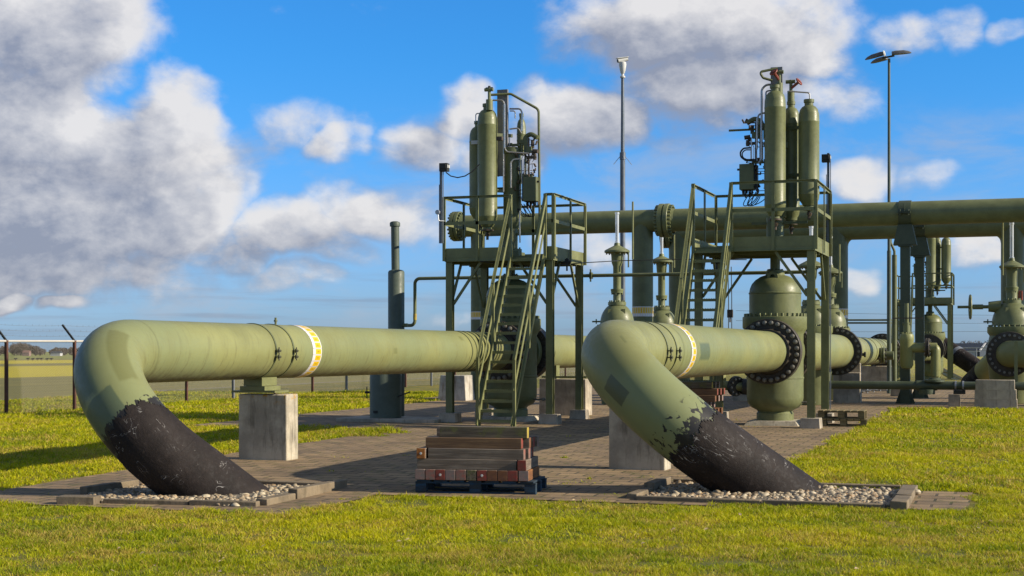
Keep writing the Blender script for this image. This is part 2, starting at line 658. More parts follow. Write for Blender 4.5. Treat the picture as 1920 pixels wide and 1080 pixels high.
def coat_mat():
    m_, k, b = new_mat('bitumen_coating')
    tc_ = k.new('ShaderNodeTexCoord')
    s, v, _ = k.xyz(tc_.outputs['UV'])
    P = tc_.outputs['Object']
    n1 = k.noise(P, 2.2, 5, .6)
    n2 = k.noise(P, 16, 7, .7)
    c = k.mix(k.rng(n1, .3, .7), (.011, .008, .007), (.024, .018, .016))
    c = k.mix(k.m('MULTIPLY', k.rng(n2, .52, .75), .6), c, (.055, .043, .038))
    # pale scratches: thin level lines of a stretched noise, only in scuffed spots
    def scr(a, bb, sc, seed):
        n = k.noise(k.comb(k.m('MULTIPLY', s, a), k.m('MULTIPLY', v, bb), seed), 1.0, 3, .6, .8)
        line = k.rng(k.m('ABSOLUTE', k.m('SUBTRACT', n, .5)), .0, .007, 1.0, .0)
        spot = k.rng(k.noise(P, sc, 2, .5), .57, .66)
        return k.m('MULTIPLY', line, spot)
    sc_ = k.m('MAXIMUM', scr(5, 9, 3.1, 3.3), scr(2, 24, 2.3, 8.1))
    c = k.mix(k.m('MULTIPLY', sc_, .85), c, (.42, .40, .38))
    dot = k.m('MULTIPLY', k.rng(k.voro(P, 16), .03, .07, 1, 0), k.rng(k.noise(P, 2.6, 2, .5), .54, .6))
    c = k.mix(dot, c, (.40, .38, .36))
    seam = k.inbox(k.m('FRACT', k.m('ADD', k.m('MULTIPLY', s, .9), k.m('MULTIPLY', v, .35))), .0, .016, .004)
    k.put(b.inputs['Base Color'], c)
    k.put(b.inputs['Roughness'], k.rng(n2, .3, .7, .62, .85))
    b.inputs['Specular IOR Level'].default_value = .22
    hgt = k.m('ADD', k.m('ADD', n2, k.m('MULTIPLY', n1, .6)), k.m('MULTIPLY', seam, .5))
    bump(k, b, hgt, .45, .02)
    return m_


M['coat'] = coat_mat()


def label_mat():
    m_, k, b = new_mat('yellow_white_label_band')
    s, v, _ = k.xyz(k.new('ShaderNodeTexCoord').outputs['UV'])
    fr = k.m('FRACT', k.m('MULTIPLY', v, 26))
    c = k.mix(k.m('MULTIPLY', k.inbox(fr, .12, .92, .02), k.inbox(s, .30, .92, .02)), (.60, .585, .58), (.66, .42, .006))
    c = k.mix(k.inbox(fr, .0, .045, .01), c, (.12, .11, .14))
    tx = k.rng(k.noise(k.comb(k.m('MULTIPLY', s, 30), k.m('MULTIPLY', v, 26 * 9), 0), 1.0, 3, .7), .42, .52)
    t_ = k.m('MULTIPLY', k.m('MULTIPLY', k.inbox(fr, .42, .62, .03), k.inbox(s, .48, .72, .02)), tx)
    c = k.mix(k.m('MULTIPLY', t_, .8), c, (.20, .11, .01))
    k.put(b.inputs['Base Color'], c)
    b.inputs['Roughness'].default_value = .4
    return m_


M['label'] = label_mat()


def concrete(name, base, stain, lichen=True):
    base, stain = tuple(c * KA for c in base), tuple(c * KA for c in stain)
    m_, k, b = new_mat(name)
    P = k.new('ShaderNodeTexCoord').outputs['Object']
    x, y, z = k.xyz(P)
    n1 = k.noise(P, 1.8, 6, .65)
    n2 = k.noise(P, 24, 6, .7)
    n3 = k.noise(k.comb(k.m('MULTIPLY', x, 7), k.m('MULTIPLY', y, 7), k.m('MULTIPLY', z, 1.2)), 1.0, 5, .65)
    c = k.mix(k.rng(n1, .35, .65), tuple(a * .74 for a in base), tuple(a * 1.25 for a in base))
    c = k.mix(k.m('MULTIPLY', k.rng(n3, .50, .70), .62), c, stain)
    c = k.mix(k.m('MULTIPLY', k.rng(n2, .58, .72), .6), c, tuple(a * .35 for a in base))
    hole = k.rng(k.voro(P, 34), .05, .13, 1, 0)
    hole = k.m('MULTIPLY', hole, k.rng(k.noise(P, 5, 3, .5), .5, .6))
    c = k.mix(k.m('MULTIPLY', hole, .7), c, tuple(a * .3 for a in base))
    if lichen:
        li = k.m('MULTIPLY', k.rng(k.noise(P, 9, 5, .7), .55, .62), k.rng(z, .88, 1.1))
        c = k.mix(li, c, (.42, .22, .02))
    k.put(b.inputs['Base Color'], c)
    b.inputs['Roughness'].default_value = .9
    bump(k, b, k.m('SUBTRACT', n2, k.m('MULTIPLY', hole, .8)), .5, .015)
    return m_


M['concrete'] = concrete('weathered_concrete', (.54, .475, .355), (.115, .092, .058))
M['concrete_pale'] = concrete('pale_concrete', (.52, .445, .335), (.17, .145, .11), False)
M['concrete_peel'] = concrete('whitewashed_concrete', (.56, .52, .44), (.17, .105, .06))
M['kerb'] = concrete('kerb_concrete', (.235, .180, .112), (.10, .080, .045), False)


def wood(name, base, dark, moss=0.0, end=None):
    base, dark = tuple(c * KA for c in base), tuple(c * KA for c in dark)
    m_, k, b = new_mat(name)
    P = k.new('ShaderNodeTexCoord').outputs['Object']
    x, y, z = k.xyz(P)
    gx = k.comb(k.m('MULTIPLY', x, 1.3), k.m('MULTIPLY', y, 24), k.m('MULTIPLY', z, 24))
    n1 = k.noise(gx, 1.0, 6, .65, .4)
    n2 = k.noise(P, 3, 4, .6)
    c = k.mix(k.rng(n1, .35, .68), dark, base)
    c = k.mix(k.m('MULTIPLY', k.rng(n2, .50, .70), .6), c, dark)
    if moss:
        c = k.mix(k.m('MULTIPLY', k.rng(k.noise(P, 6, 6, .7), .5, .68), moss), c, (.10, .105, .022))
    k.put(b.inputs['Base Color'], c)
    b.inputs['Roughness'].default_value = .85
    bump(k, b, n1, .4, .01)
    return m_


M['timber'] = wood('weathered_grey_timber', (.310, .245, .185), (.150, .110, .080))
M['timber_moss'] = wood('mossy_dark_timber', (.19, .155, .100), (.075, .060, .040), .8)
M['timber_brown'] = wood('brown_timber', (.26, .150, .070), (.15, .080, .040))
M['timber_orange'] = wood('orange_brown_timber', (.36, .145, .035), (.18, .070, .022))
M['pallet_wood'] = wood('pallet_wood', (.34, .265, .115), (.16, .12, .05))
M['pallet_blue'] = wood('worn_blue_pallet_paint', (.012, .062, .125), (.020, .030, .036))


def end_mat(name, base, fade):
    base, fade = tuple(c * KA for c in base), tuple(c * KA for c in fade)
    m_, k, b = new_mat(name)
    P = k.new('ShaderNodeTexCoord').outputs['Object']
    n = k.noise(P, 11, 6, .7)
    c = k.mix(k.rng(n, .40, .62), base, fade)
    c = k.mix(k.rng(k.noise(P, 30, 4, .7), .60, .72), c, (.05, .03, .025))
    k.put(b.inputs['Base Color'], c)
    b.inputs['Roughness'].default_value = .8
    return m_


M['end_red'] = end_mat('red_painted_end_grain', (.30, .045, .030), (.20, .055, .035))
M['end_pink'] = end_mat('faded_pink_end_grain', (.34, .125, .095), (.24, .165, .13))
M['end_orange'] = end_mat('orange_end_grain', (.52, .19, .030), (.36, .12, .025))
M['end_grey'] = end_mat('grey_end_grain', (.24, .19, .165), (.32, .20, .17))
M['end_brown'] = end_mat('brown_end_grain', (.22, .085, .030), (.15, .060, .028))
M['end_yellow'] = end_mat('yellow_painted_end_grain', (.52, .40, .05), (.42, .30, .06))
# ------------------------------------------------------------------ ground, fields, paving
def ground_mat():
    m_, k, b = new_mat('meadow_and_fields')
    P = k.new('ShaderNodeTexCoord').outputs['Object']
    x, y, z = k.xyz(P)
    n1 = k.noise(P, .55, 5, .6)
    n2 = k.noise(P, 5.5, 5, .65)
    n3 = k.noise(P, 60, 4, .7)
    nb = k.noise(k.comb(k.m('MULTIPLY', x, .6), k.m('MULTIPLY', y, .012), 0), 1.0, 5, .7)
    lawn = k.mix(k.rng(n1, .35, .65), (.105, .115, .004), (.215, .165, .010))
    lawn = k.mix(k.m('MULTIPLY', k.rng(n2, .5, .7), .6), lawn, (.080, .090, .006))
    lawn = k.mix(k.m('MULTIPLY', k.rng(n3, .55, .75), .5), lawn, (.15, .10, .03))
    xw = k.m('ADD', x, k.m('MULTIPLY', k.m('SUBTRACT', k.noise(P, .12, 3, .5), .5), 2.0))
    soil = k.mix(k.rng(nb, .38, .62), (.165, .150, .032), (.225, .190, .040))
    soil = k.mix(k.m('MULTIPLY', k.rng(n3, .45, .7), .35), soil, (.085, .085, .02))
    crop = k.mix(k.rng(nb, .35, .65), (.42, .36, .010), (.50, .39, .014))
    field = k.mix(k.rng(xw, -60, -57.5), crop, soil)
    field = k.mix(k.rng(xw, -106, -100), soil, field)
    field = k.mix(k.rng(xw, -128, -122), crop, field)
    field = k.mix(k.rng(xw, -176, -164), soil, field)
    field = k.mix(k.rng(xw, -210, -190), (.20, .21, .035), field)
    lw = k.mix(k.rng(x, 30, 60), lawn, (.165, .150, .022))
    c = k.mix(k.rng(xw, -33.9, -33.2), field, lw)
    far = k.rng(y, 90, 120)
    c = k.mix(k.m('MULTIPLY', far, k.rng(x, -30, -24)), c, k.mix(k.rng(nb, .4, .6), (.34, .31, .025), (.26, .22, .05)))
    track = k.inbox(xw, -34.2, -33.4, .25)
    c = k.mix(k.m('MULTIPLY', track, .8), c, (.20, .175, .12))
    k.put(b.inputs['Base Color'], c)
    b.inputs['Roughness'].default_value = .95
    bump(k, b, k.m('ADD', n3, n2), .6, .05)
    return m_


g_ = MB()
ys = [-60] + YK + [400, 6000]
xs = [-6000, -400, -33.8, 60, 400, 6000]
vs = [(x, y, gz(y)) for y in ys for x in xs]
nx = len(xs)
fs = [(j * nx + i, j * nx + i + 1, (j + 1) * nx + i + 1, (j + 1) * nx + i) for j in range(len(ys) - 1) for i in range(nx - 1)]
g_.add(vs, fs)
tag(g_.build('ground', ground_mat(), smooth=0), kind='structure')


def paver_mat():
    m_, k, b = new_mat('concrete_block_paving')
    P = k.new('ShaderNodeTexCoord').outputs['Object']
    x, y, z = k.xyz(P)
    wob = k.scale(k.v('SUBTRACT', k.noise(P, 1.2, 3, .5, col=True), (.5, .5, .5)), (.05, .05, 0))
    PW = k.v('ADD', P, wob)
    br = k.new('ShaderNodeTexBrick', offset=.5)
    k.put(br.inputs['Vector'], PW)
    br.inputs['Scale'].default_value = 1.0
    br.inputs['Brick Width'].default_value = .42
    br.inputs['Row Height'].default_value = .30
    br.inputs['Mortar Size'].default_value = .020
    br.inputs['Mortar Smooth'].default_value = .25
    br.inputs['Bias'].default_value = 0
    br.inputs['Color1'].default_value = (0, 0, 0, 1)
    br.inputs['Color2'].default_value = (1, 1, 1, 1)
    br.inputs['Mortar'].default_value = (.5, .5, .5, 1)
    n1 = k.noise(P, .5, 5, .6)
    n2 = k.noise(P, 9, 6, .7)
    n3 = k.noise(P, 55, 4, .7)
    c = k.mix(br.outputs['Color'], (.185, .122, .060), (.325, .222, .112))
    c = k.mix(k.m('MULTIPLY', k.rng(n1, .40, .65), .55), c, (.185, .125, .070))
    c = k.mix(k.m('MULTIPLY', k.rng(n2, .52, .72), .5), c, (.090, .067, .041))
    c = k.mix(k.m('MULTIPLY', k.rng(n3, .55, .75), .35), c, (.27, .215, .15))
    mossn = k.noise(P, 3.2, 6, .7)
    c = k.mix(k.m('MULTIPLY', k.rng(k.noise(P, .85, 7, .7), .47, .66), .62), c, (.105, .075, .046))
    joint = k.mix(k.rng(mossn, .45, .6), (.040, .030, .019), (.055, .062, .008))
    c = k.mix(k.m('MULTIPLY', br.outputs['Fac'], k.rng(k.noise(P, 1.7, 4, .6), .3, .6, .35, 1.0)), c, joint)
    patch = k.m('MULTIPLY', k.rng(mossn, .53, .64), k.rng(n3, .35, .6))
    c = k.mix(k.m('MULTIPLY', patch, .8), c, (.085, .080, .012))
    k.put(b.inputs['Base Color'], c)
    b.inputs['Roughness'].default_value = .92
    h = k.m('SUBTRACT', k.m('MULTIPLY', n2, .35), k.m('MULTIPLY', br.outputs['Fac'], 1.0))
    h = k.m('ADD', h, k.m('MULTIPLY', k.m('MULTIPLY', br.outputs['Color'], 1.0), .25))
    bump(k, b, k.m('ADD', h, k.m('MULTIPLY', n3, .25)), .8, .02)
    return m_


PAVED = [(-13.2, -8.05, 15.65, 18.05), (-13.2, -3.55, 18.05, 48.5), (-3.55, -.62, 18.35, 20.35), (-18.6, -13.2, 31.0, 48.5), (-20.0, -3.55, 48.5, 74.0), (-3.55, 16.0, 45.6, 74.0)]
pv = MB()
for (x0, x1, y0, y1) in PAVED:
    cuts = [y0] + [c for c in YK if y0 < c < y1] + [y1]
    for a, b_ in zip(cuts, cuts[1:]):
        pv.add([(x0, a, gz(a) + .012), (x1, a, gz(a) + .012), (x1, b_, gz(b_) + .012), (x0, b_, gz(b_) + .012)], [(0, 1, 2, 3)])
tag(pv.build('pavement', paver_mat(), smooth=0), kind='structure')


def paved(x, y, pad=0.0):
    r = np.zeros(x.shape, bool)
    for (x0, x1, y0, y1) in PAVED:
        r |= (x > x0 - pad) & (x < x1 + pad) & (y > y0 - pad) & (y < y1 + pad)
    return r


# ------------------------------------------------------------------ grass blades (uncountable)
def vnoise(x, y, s, seed):
    """smooth value noise on numpy arrays, 0..1"""
    x, y = x * s + seed * 17.3, y * s - seed * 9.1
    xi, yi = np.floor(x).astype(np.int64), np.floor(y).astype(np.int64)
    fx, fy = x - xi, y - yi
    fx, fy = fx * fx * (3 - 2 * fx), fy * fy * (3 - 2 * fy)

    def h(a, b):
        t = np.sin(a * 127.1 + b * 311.7 + seed * 74.7) * 43758.5453
        return t - np.floor(t)
    return (h(xi, yi) * (1 - fx) + h(xi + 1, yi) * fx) * (1 - fy) + (h(xi, yi + 1) * (1 - fx) + h(xi + 1, yi + 1) * fx) * fy


def grass_mat():
    m_, k, b = new_mat('grass_blades')
    att = k.new('ShaderNodeAttribute', attribute_name='tint')
    t = k.xyz(att.outputs['Vector'])
    green = k.mix(t[0], (.190, .255, .003), (.60, .55, .008))
    dry = k.mix(t[2], (.62, .46, .11), (.40, .25, .06))
    c = k.mix(t[1], green, dry)
    k.put(b.inputs['Base Color'], c)
    b.inputs['Roughness'].default_value = .55
    b.inputs['Specular IOR Level'].default_value = .25
    tr = k.new('ShaderNodeBsdfTranslucent')
    k.put(tr.inputs[0], c)
    mx = k.new('ShaderNodeMixShader')
    mx.inputs[0].default_value = .42
    out = [n for n in k.nt.nodes if n.type == 'OUTPUT_MATERIAL'][0]
    k.nt.links.new(b.outputs[0], mx.inputs[1])
    k.nt.links.new(tr.outputs[0], mx.inputs[2])
    k.nt.links.new(mx.outputs[0], out.inputs[0])
    return m_


def blades(name, x, y, h, w, label, mat):
    """one triangle-and-quad blade at each x, y"""
    n = len(x)
    gzz = np.interp(y, YK, ZK)
    a = rng.uniform(0, 2 * np.pi, n)
    lean = rng.uniform(.2, 1.5, n) * h
    h = h * rng.uniform(.75, 1.05, n)
    la = rng.uniform(0, 2 * np.pi, n)
    cx_, sy_ = np.cos(a) * w / 2, np.sin(a) * w / 2
    lx, ly = np.cos(la) * lean, np.sin(la) * lean
    V = np.zeros((n, 5, 3), np.float32)
    V[:, 0] = np.stack([x - cx_, y - sy_, gzz], 1)
    V[:, 1] = np.stack([x + cx_, y + sy_, gzz], 1)
    V[:, 2] = np.stack([x + cx_ * .8 + lx * .35, y + sy_ * .8 + ly * .35, gzz + h * .6], 1)
    V[:, 3] = np.stack([x - cx_ * .8 + lx * .35, y - sy_ * .8 + ly * .35, gzz + h * .6], 1)
    V[:, 4] = np.stack([x + lx, y + ly, gzz + h], 1)
    me = bpy.data.meshes.new(name)
    base = (np.arange(n) * 5)[:, None]
    loops = np.concatenate([base + np.array([0, 1, 2, 3]), base + np.array([3, 2, 4])], 1).ravel()
    me.vertices.add(n * 5)
    me.vertices.foreach_set('co', V.ravel())
    me.loops.add(len(loops))
    me.loops.foreach_set('vertex_index', loops.astype(np.int32))
    me.polygons.add(n * 2)
    starts = (np.arange(n)[:, None] * 7 + np.array([0, 4])).ravel()
    me.polygons.foreach_set('loop_start', starts.astype(np.int32))
    me.update(calc_edges=True)
    big = vnoise(x, y, .55, 3) * .4 + vnoise(x, y, 1.9, 5) * .35 + vnoise(x, y, 6.5, 15) * .25
    tint = np.clip(rng.normal(.45, .26, n) + (big - .5) * 1.5, 0, 1)
    dp = vnoise(x, y, .9, 8) * .5 + vnoise(x, y, 3.1, 9) * .5
    dry = (rng.uniform(0, 1, n) < np.clip((dp - .40) * 2.0, .06, .75)).astype(np.float32) * rng.uniform(.4, 1, n)
    at_ = me.attributes.new('tint', 'FLOAT_VECTOR', 'POINT')
    T = np.repeat(np.stack([tint, dry, rng.uniform(0, 1, n)], 1), 5, 0).astype(np.float32)
    at_.data.foreach_set('vector', T.ravel())
    me.materials.append(mat)
    o = bpy.data.objects.new(name, me)
    COL.objects.link(o)
    return tag(o, label, kind='stuff')


SIDE = 3.0                                                   # metres of blades beyond each side of the view


def field_points(bands, keep):
    """random points inside the view, denser near the camera: bands of (z0, z1, blades per square metre, height, width)"""
    X, Y, H, Wd = [], [], [], []
    for (z0, z1, dens_, h, w) in bands:
        half = .36 * z1 + SIDE
        n = int(2 * half * (z1 - z0) * dens_)
        Z = rng.uniform(z0, z1, n)
        Xc = rng.uniform(-1, 1, n) * half
        ok = (np.abs(Xc) < .355 * Z + SIDE) & ((np.abs(Xc) < .355 * Z) | (rng.uniform(0, 1, n) < .6))
        Z, Xc = Z[ok], Xc[ok]
        x = Xc * CO - Z * SI
        y = Xc * SI + Z * CO
        ok = keep(x, y)
        x, y = x[ok], y[ok]
        cl = vnoise(x, y, 7.5, 1) * .50 + vnoise(x, y, 2.6, 21) * .25 + vnoise(x, y, .9, 2) * .25
        ok = rng.uniform(0, 1, len(x)) < np.clip(-.35 + cl * 2.2, .04, 1)
        x, y, cl = x[ok], y[ok], cl[ok]
        X.append(x)
        Y.append(y)
        H.append(h * (.10 + 1.75 * cl ** 1.3) * rng.uniform(.55, 1.35, len(x)))
        Wd.append(w * rng.uniform(.7, 1.3, len(x)))
    return np.concatenate(X), np.concatenate(Y), np.concatenate(H), np.concatenate(Wd)


PITS = [(-11.72, -8.88, 16.2, 18.7), (-4.62, -1.42, 18.48, 20.45)]


def lawn(x, y):
    e = (vnoise(x, y, 2.2, 4) - .5) * .34 + (vnoise(x, y, 9, 6) - .5) * .14
    r = ~(paved(x + e, y + e * .8))
    return r & (x > -33.0) & ~((x > -20.2) & (x < 40) & (y > 48) & (y < 75))


GM = grass_mat()
gx, gy, gh, gw = field_points([(11.6, 15, 4200, .050, .0065), (15, 19.5, 3000, .052, .008), (19.5, 27, 1500, .060, .012),
                               (27, 38, 760, .070, .017), (38, 60, 300, .080, .028)], lawn)
blades('grass', gx, gy, gh, gw, 'sunlit yellow-green lawn grass around the paving', GM)


def weeds(x, y):
    m1 = vnoise(x, y, 1.1, 12) * .5 + vnoise(x, y, 5.5, 13) * .5
    inside = paved(x, y, -.05)
    for (x0, x1, y0, y1) in PITS:
        inside &= ~((x > x0) & (x < x1) & (y > y0) & (y < y1))
    row = np.abs(((y / .30) % 1.0) - .0) < .10
    return inside & (((m1 > .71) & row) | (m1 > .80))


wx, wy, wh, ww = field_points([(15, 22, 260, .030, .012), (22, 34, 110, .034, .016), (34, 48, 40, .04, .024)], weeds)
blades('weeds', wx, wy, wh, ww, 'small weeds growing in the joints of the paving', GM)


def tuft_points(spots):
    X, Y, H, Wd = [], [], [], []
    for (cx_, cy_, rx, ry, n, h) in spots:
        r = np.sqrt(rng.uniform(0, 1, n))
        a = rng.uniform(0, 2 * np.pi, n)
        X.append(cx_ + r * np.cos(a) * rx)
        Y.append(cy_ + r * np.sin(a) * ry)
        H.append(h * (1.15 - r) * rng.uniform(.6, 1.2, n))
        Wd.append(rng.uniform(.012, .02, n))
    return map(np.concatenate, (X, Y, H, Wd))


spots = []
for (u, v, rx, ry, n, h) in [(725, 812, .55, .45, 420, .22), (690, 818, .5, .4, 300, .16), (1720, 912, .5, .10, 260, .11), (1770, 915, .5, .12, 260, .10), (1830, 922, .3, .2, 220, .10),
                             (1060, 860, .10, .05, 40, .07), (1105, 900, .08, .05, 40, .07), (590, 800, .8, .25, 200, .12),
                             (640, 938, .12, .06, 40, .05), (620, 885, .1, .06, 30, .05), (760, 855, .1, .06, 30, .05), (820, 850, .1, .06, 30, .05)]:
    x, y = gnd(u, v)
    spots.append((x, y, rx, ry, n, h))
tx, ty, th_, tw = tuft_points(spots)
blades('grass_tufts', tx, ty, th_, tw, 'taller grass tufts at the edges of the paving', GM)


# a few dead leaves on the lawn
lf = MB()
for i in range(150):
    Z = random.uniform(11.8, 20)
    x, y = at(random.uniform(-30, 1950), Z)
    if not lawn(np.array([x]), np.array([y]))[0]:
        continue
    s_ = random.uniform(.012, .032)
    a_ = random.uniform(0, 6.28)
    z = gz(y) + random.uniform(.02, .055)
    e1 = Vector((math.cos(a_), math.sin(a_), random.uniform(-.5, .5))) * s_
    e2 = Vector((-math.sin(a_), math.cos(a_), random.uniform(-.5, .5))) * s_ * .6
    c_ = Vector((x, y, z))
    lf.add([c_ - e1, c_ - e2 + Vector((0, 0, .006)), c_ + e1, c_ + e2 + Vector((0, 0, .006))], [(0, 1, 2, 3)])
tag(lf.build('fallen_leaves', paint('dead_leaf', (.50, .38, .22), .35, 6, .8, bmp=0), smooth=0), 'dead tan leaves scattered over the front lawn', kind='stuff')


# ------------------------------------------------------------------ the two gravel pits
def pebble_mat():
    m_, k, b = new_mat('pebbles')
    att = k.new('ShaderNodeAttribute', attribute_name='tint')
    t = k.xyz(att.outputs['Vector'])
    P = k.new('ShaderNodeTexCoord').outputs['Object']
    c = k.mix(t[0], (.46, .385, .26), (.22, .16, .09))
    c = k.mix(k.m('MULTIPLY', t[1], .8), c, (.11, .088, .066))
    c = k.mix(k.m('MULTIPLY', t[2], k.rng(k.noise(P, 40, 4, .6), .4, .6)), c, (.30, .18, .08))
    k.put(b.inputs['Base Color'], c)
    b.inputs['Roughness'].default_value = .6
    return m_


PEB = pebble_mat()
ico = []


def ico_base():
    t = (1 + 5 ** .5) / 2
    v = [(-1, t, 0), (1, t, 0), (-1, -t, 0), (1, -t, 0), (0, -1, t), (0, 1, t), (0, -1, -t), (0, 1, -t), (t, 0, -1), (t, 0, 1), (-t, 0, -1), (-t, 0, 1)]
    f = [(0, 11, 5), (0, 5, 1), (0, 1, 7), (0, 7, 10), (0, 10, 11), (1, 5, 9), (5, 11, 4), (11, 10, 2), (10, 7, 6), (7, 1, 8), (3, 9, 4), (3, 4, 2), (3, 2, 6), (3, 6, 8), (3, 8, 9), (4, 9, 5), (2, 4, 11), (6, 2, 10), (8, 6, 7), (9, 8, 1)]
    v = [Vector(p).normalized() for p in v]
    cache, f2 = {}, []

    def mid(a, b):
        key = (min(a, b), max(a, b))
        if key not in cache:
            v.append(((v[a] + v[b]) / 2).normalized())
            cache[key] = len(v) - 1
        return cache[key]
    for a, b, c in f:
        ab, bc, ca = mid(a, b), mid(b, c), mid(c, a)
        f2 += [(a, ab, ca), (b, bc, ab), (c, ca, bc), (ab, bc, ca)]
    return np.array([tuple(p) for p in v], np.float32), np.array(f2, np.int64)


ICO_V, ICO_F = ico_base()


def gravel(x0, x1, y0, y1, n, label):
    px = rng.uniform(x0 + .03, x1 - .03, n)
    py = rng.uniform(y0 + .03, y1 - .03, n)
    r = rng.gamma(4, .0058, n).clip(.009, .055)
    S = np.stack([r * rng.uniform(.8, 1.3, n), r * rng.uniform(.7, 1.1, n), r * rng.uniform(.5, .8, n)], 1)
    a = rng.uniform(0, 2 * np.pi, n)
    bumps = 1 + rng.normal(0, .10, (n, len(ICO_V), 1))
    V = ICO_V[None] * S[:, None] * bumps
    ca, sa = np.cos(a)[:, None], np.sin(a)[:, None]
    til = rng.normal(0, .35, n)[:, None]
    z = V[..., 2] + V[..., 0] * til
    V = np.stack([V[..., 0] * ca - V[..., 1] * sa + px[:, None], V[..., 0] * sa + V[..., 1] * ca + py[:, None],
                  z + (np.interp(py, YK, ZK) - .015 + r * .35 + rng.uniform(0, .02, n))[:, None]], 2).astype(np.float32)
    F = (ICO_F[None] + (np.arange(n) * len(ICO_V))[:, None, None]).reshape(-1, 3)
    me = bpy.data.meshes.new('gravel')
    me.from_pydata(V.reshape(-1, 3), [], F)
    me.polygons.foreach_set('use_smooth', [True] * len(F))
    t = np.stack([rng.uniform(0, 1, n) ** 1.2, (rng.uniform(0, 1, n) < .16) * rng.uniform(.4, 1, n), (rng.uniform(0, 1, n) < .3) * 1.0], 1)
    at_ = me.attributes.new('tint', 'FLOAT_VECTOR', 'POINT')
    at_.data.foreach_set('vector', np.repeat(t, len(ICO_V), 0).astype(np.float32).ravel())
    me.materials.append(PEB)
    o = bpy.data.objects.new('gravel', me)
    COL.objects.link(o)
    tag(o, label, kind='stuff')


def gravel_bed(x0, x1, y0, y1):
    b_ = MB()
    b_.add([(x0, y0, gz(y0) + .016), (x1, y0, gz(y0) + .016), (x1, y1, gz(y1) + .016), (x0, y1, gz(y1) + .016)], [(0, 1, 2, 3)])
    o = b_.build('gravel_bed', concrete('gravel_bed_grit', (.22, .19, .14), (.12, .10, .07), False), smooth=0)
    tag(o, kind='structure')


for (p, lab) in zip(PITS, ('cream pebbles filling the kerbed pit where the pipe beside the fence goes underground', 'cream pebbles filling the kerbed pit by the lawn corner')):
    gravel_bed(*p)
    gravel(p[0], p[1], p[2], p[3], 3900, lab)


def kerb(p0, p1, w, h, label, group=None):
    """one kerb stone lying from p0 to p1"""
    (x0, y0), (x1, y1) = p0, p1
    m = ((x0 + x1) / 2, (y0 + y1) / 2)
    L = math.hypot(x1 - x0, y1 - y0)
    b_ = MB()
    zc = gz(m[1])
    b_.box((m[0], m[1], zc + h / 2 - .06 + .012), (L, w, h + .12), math.atan2(y1 - y0, x1 - x0))
    o = b_.build('kerb_stone', M['kerb'], loc=(m[0], m[1], zc), bevel=.012)
    return tag(o, label, 'kerb stone', group)


KG = 'kerb stones edging the pebble pits'
kerb((-11.36, 15.84), (-10.88, 15.94), .24, .10, 'short kerb stone jutting out at the corner of the pit nearest the fence', KG)
kerb((-10.86, 16.06), (-9.75, 16.22), .12, .055, 'long low kerb stone along the front of the fence-side pebble pit', KG)
kerb((-9.73, 16.22), (-8.86, 16.34), .13, .06, 'kerb stone ending the front edge of the fence-side pit, beside the timber stack', KG)
kerb((-8.86, 16.42), (-8.88, 17.22), .16, .08, 'kerb stone on the sunlit side of the fence-side pit, nearer the grass', KG)
kerb((-8.86, 17.25), (-8.86, 18.75), .14, .12, 'taller kerb stone on the sunlit side of the fence-side pit, nearer the timbers', KG)
kerb((-11.76, 16.9), (-11.74, 18.1), .12, .10, 'shaded kerb stone on the fence side of the fence-side pit', KG)
kerb((-11.7, 18.78), (-8.95, 18.78), .12, .05, 'low kerb stone behind the black pipe leg of the fence-side pit', KG)
kerb((-4.62, 18.40), (-3.05, 18.40), .12, .05, 'long low front kerb stone of the lawn-side pit, nearer the timber stack', KG)
kerb((-3.03, 18.40), (-1.56, 18.38), .12, .05, 'low front kerb stone of the lawn-side pit, at its pebbled corner', KG)
kerb((-1.40, 18.28), (-1.40, 19.05), .20, .09, 'broad sunlit kerb stone at the pit corner nearest the front lawn', KG)
kerb((-1.40, 19.07), (-1.42, 20.45), .20, .08, 'broad sunlit kerb stone at the pit corner by the two bare slabs', KG)
kerb((-4.70, 18.46), (-4.70, 19.35), .14, .06, 'kerb stone on the shaded side of the lawn-side pit, nearer the front', KG)
kerb((-4.70, 19.38), (-4.70, 20.40), .14, .10, 'kerb stone on the shaded side of the lawn-side pit, farther back', KG)
kerb((-4.62, 20.52), (-1.54, 20.52), .10, .05, 'low kerb stone behind the black pipe leg against the lawn', KG)
for i, (u, v) in enumerate([(1719, 929)]):
    x, y = gnd(u, v)
    b_ = MB()
    b_.lathe([(0, -.005), (.045, .012), (.055, .035), (.035, .062), (0, .07)], (x, y, gz(y) + .012), n=10)
    tag(b_.build('pebble', PEB, loc=(x, y, gz(y))), 'single pale pebble lying on the bare slabs beside the pit', 'pebble')

# ------------------------------------------------------------------ fence with barbed wire on the field side
FX, FY0, FSP, FH = -26.1, 34.0, 3.08, 2.02
fence = empty('wire_fence', (FX, FY0, gz(FY0)), 'tall chain-link fence with leaning barbed-wire arms along the field', 'fence')
for k_ in range(-2, 22):
    y = FY0 + FSP * k_
    if y > 46 and y < 46.01:
        continue
    z = gz(y)
    p = MB()
    grey = (k_ + 50) % 3 == 0 and k_ > 1
    p.box((FX, y, z + FH / 2), (.075, .075, FH))
    p.box((FX, y, z + FH + .006), (.085, .085, .012))
    post = p.build('post', M['grey_post'] if grey else M['rust_post'], fence)
    a_ = MB()
    a_.bar((FX, y, z + FH), (FX - .40, y - .02, z + FH + .47), .05, .05)
    a_.build('barbed_wire_arm', M['dark'] if not grey else M['grey_post'], post)
Y0, Y1 = FY0 - 2 * FSP, FY0 + 21 * FSP
r_ = MB()
r_.tube([(FX, Y0, gz(Y0) + FH), (FX, 60, gz(60) + FH), (FX, Y1, gz(Y1) + FH)], .032, 8)
r_.build('top_rail', M['rail_pale'], fence)
w_ = MB()
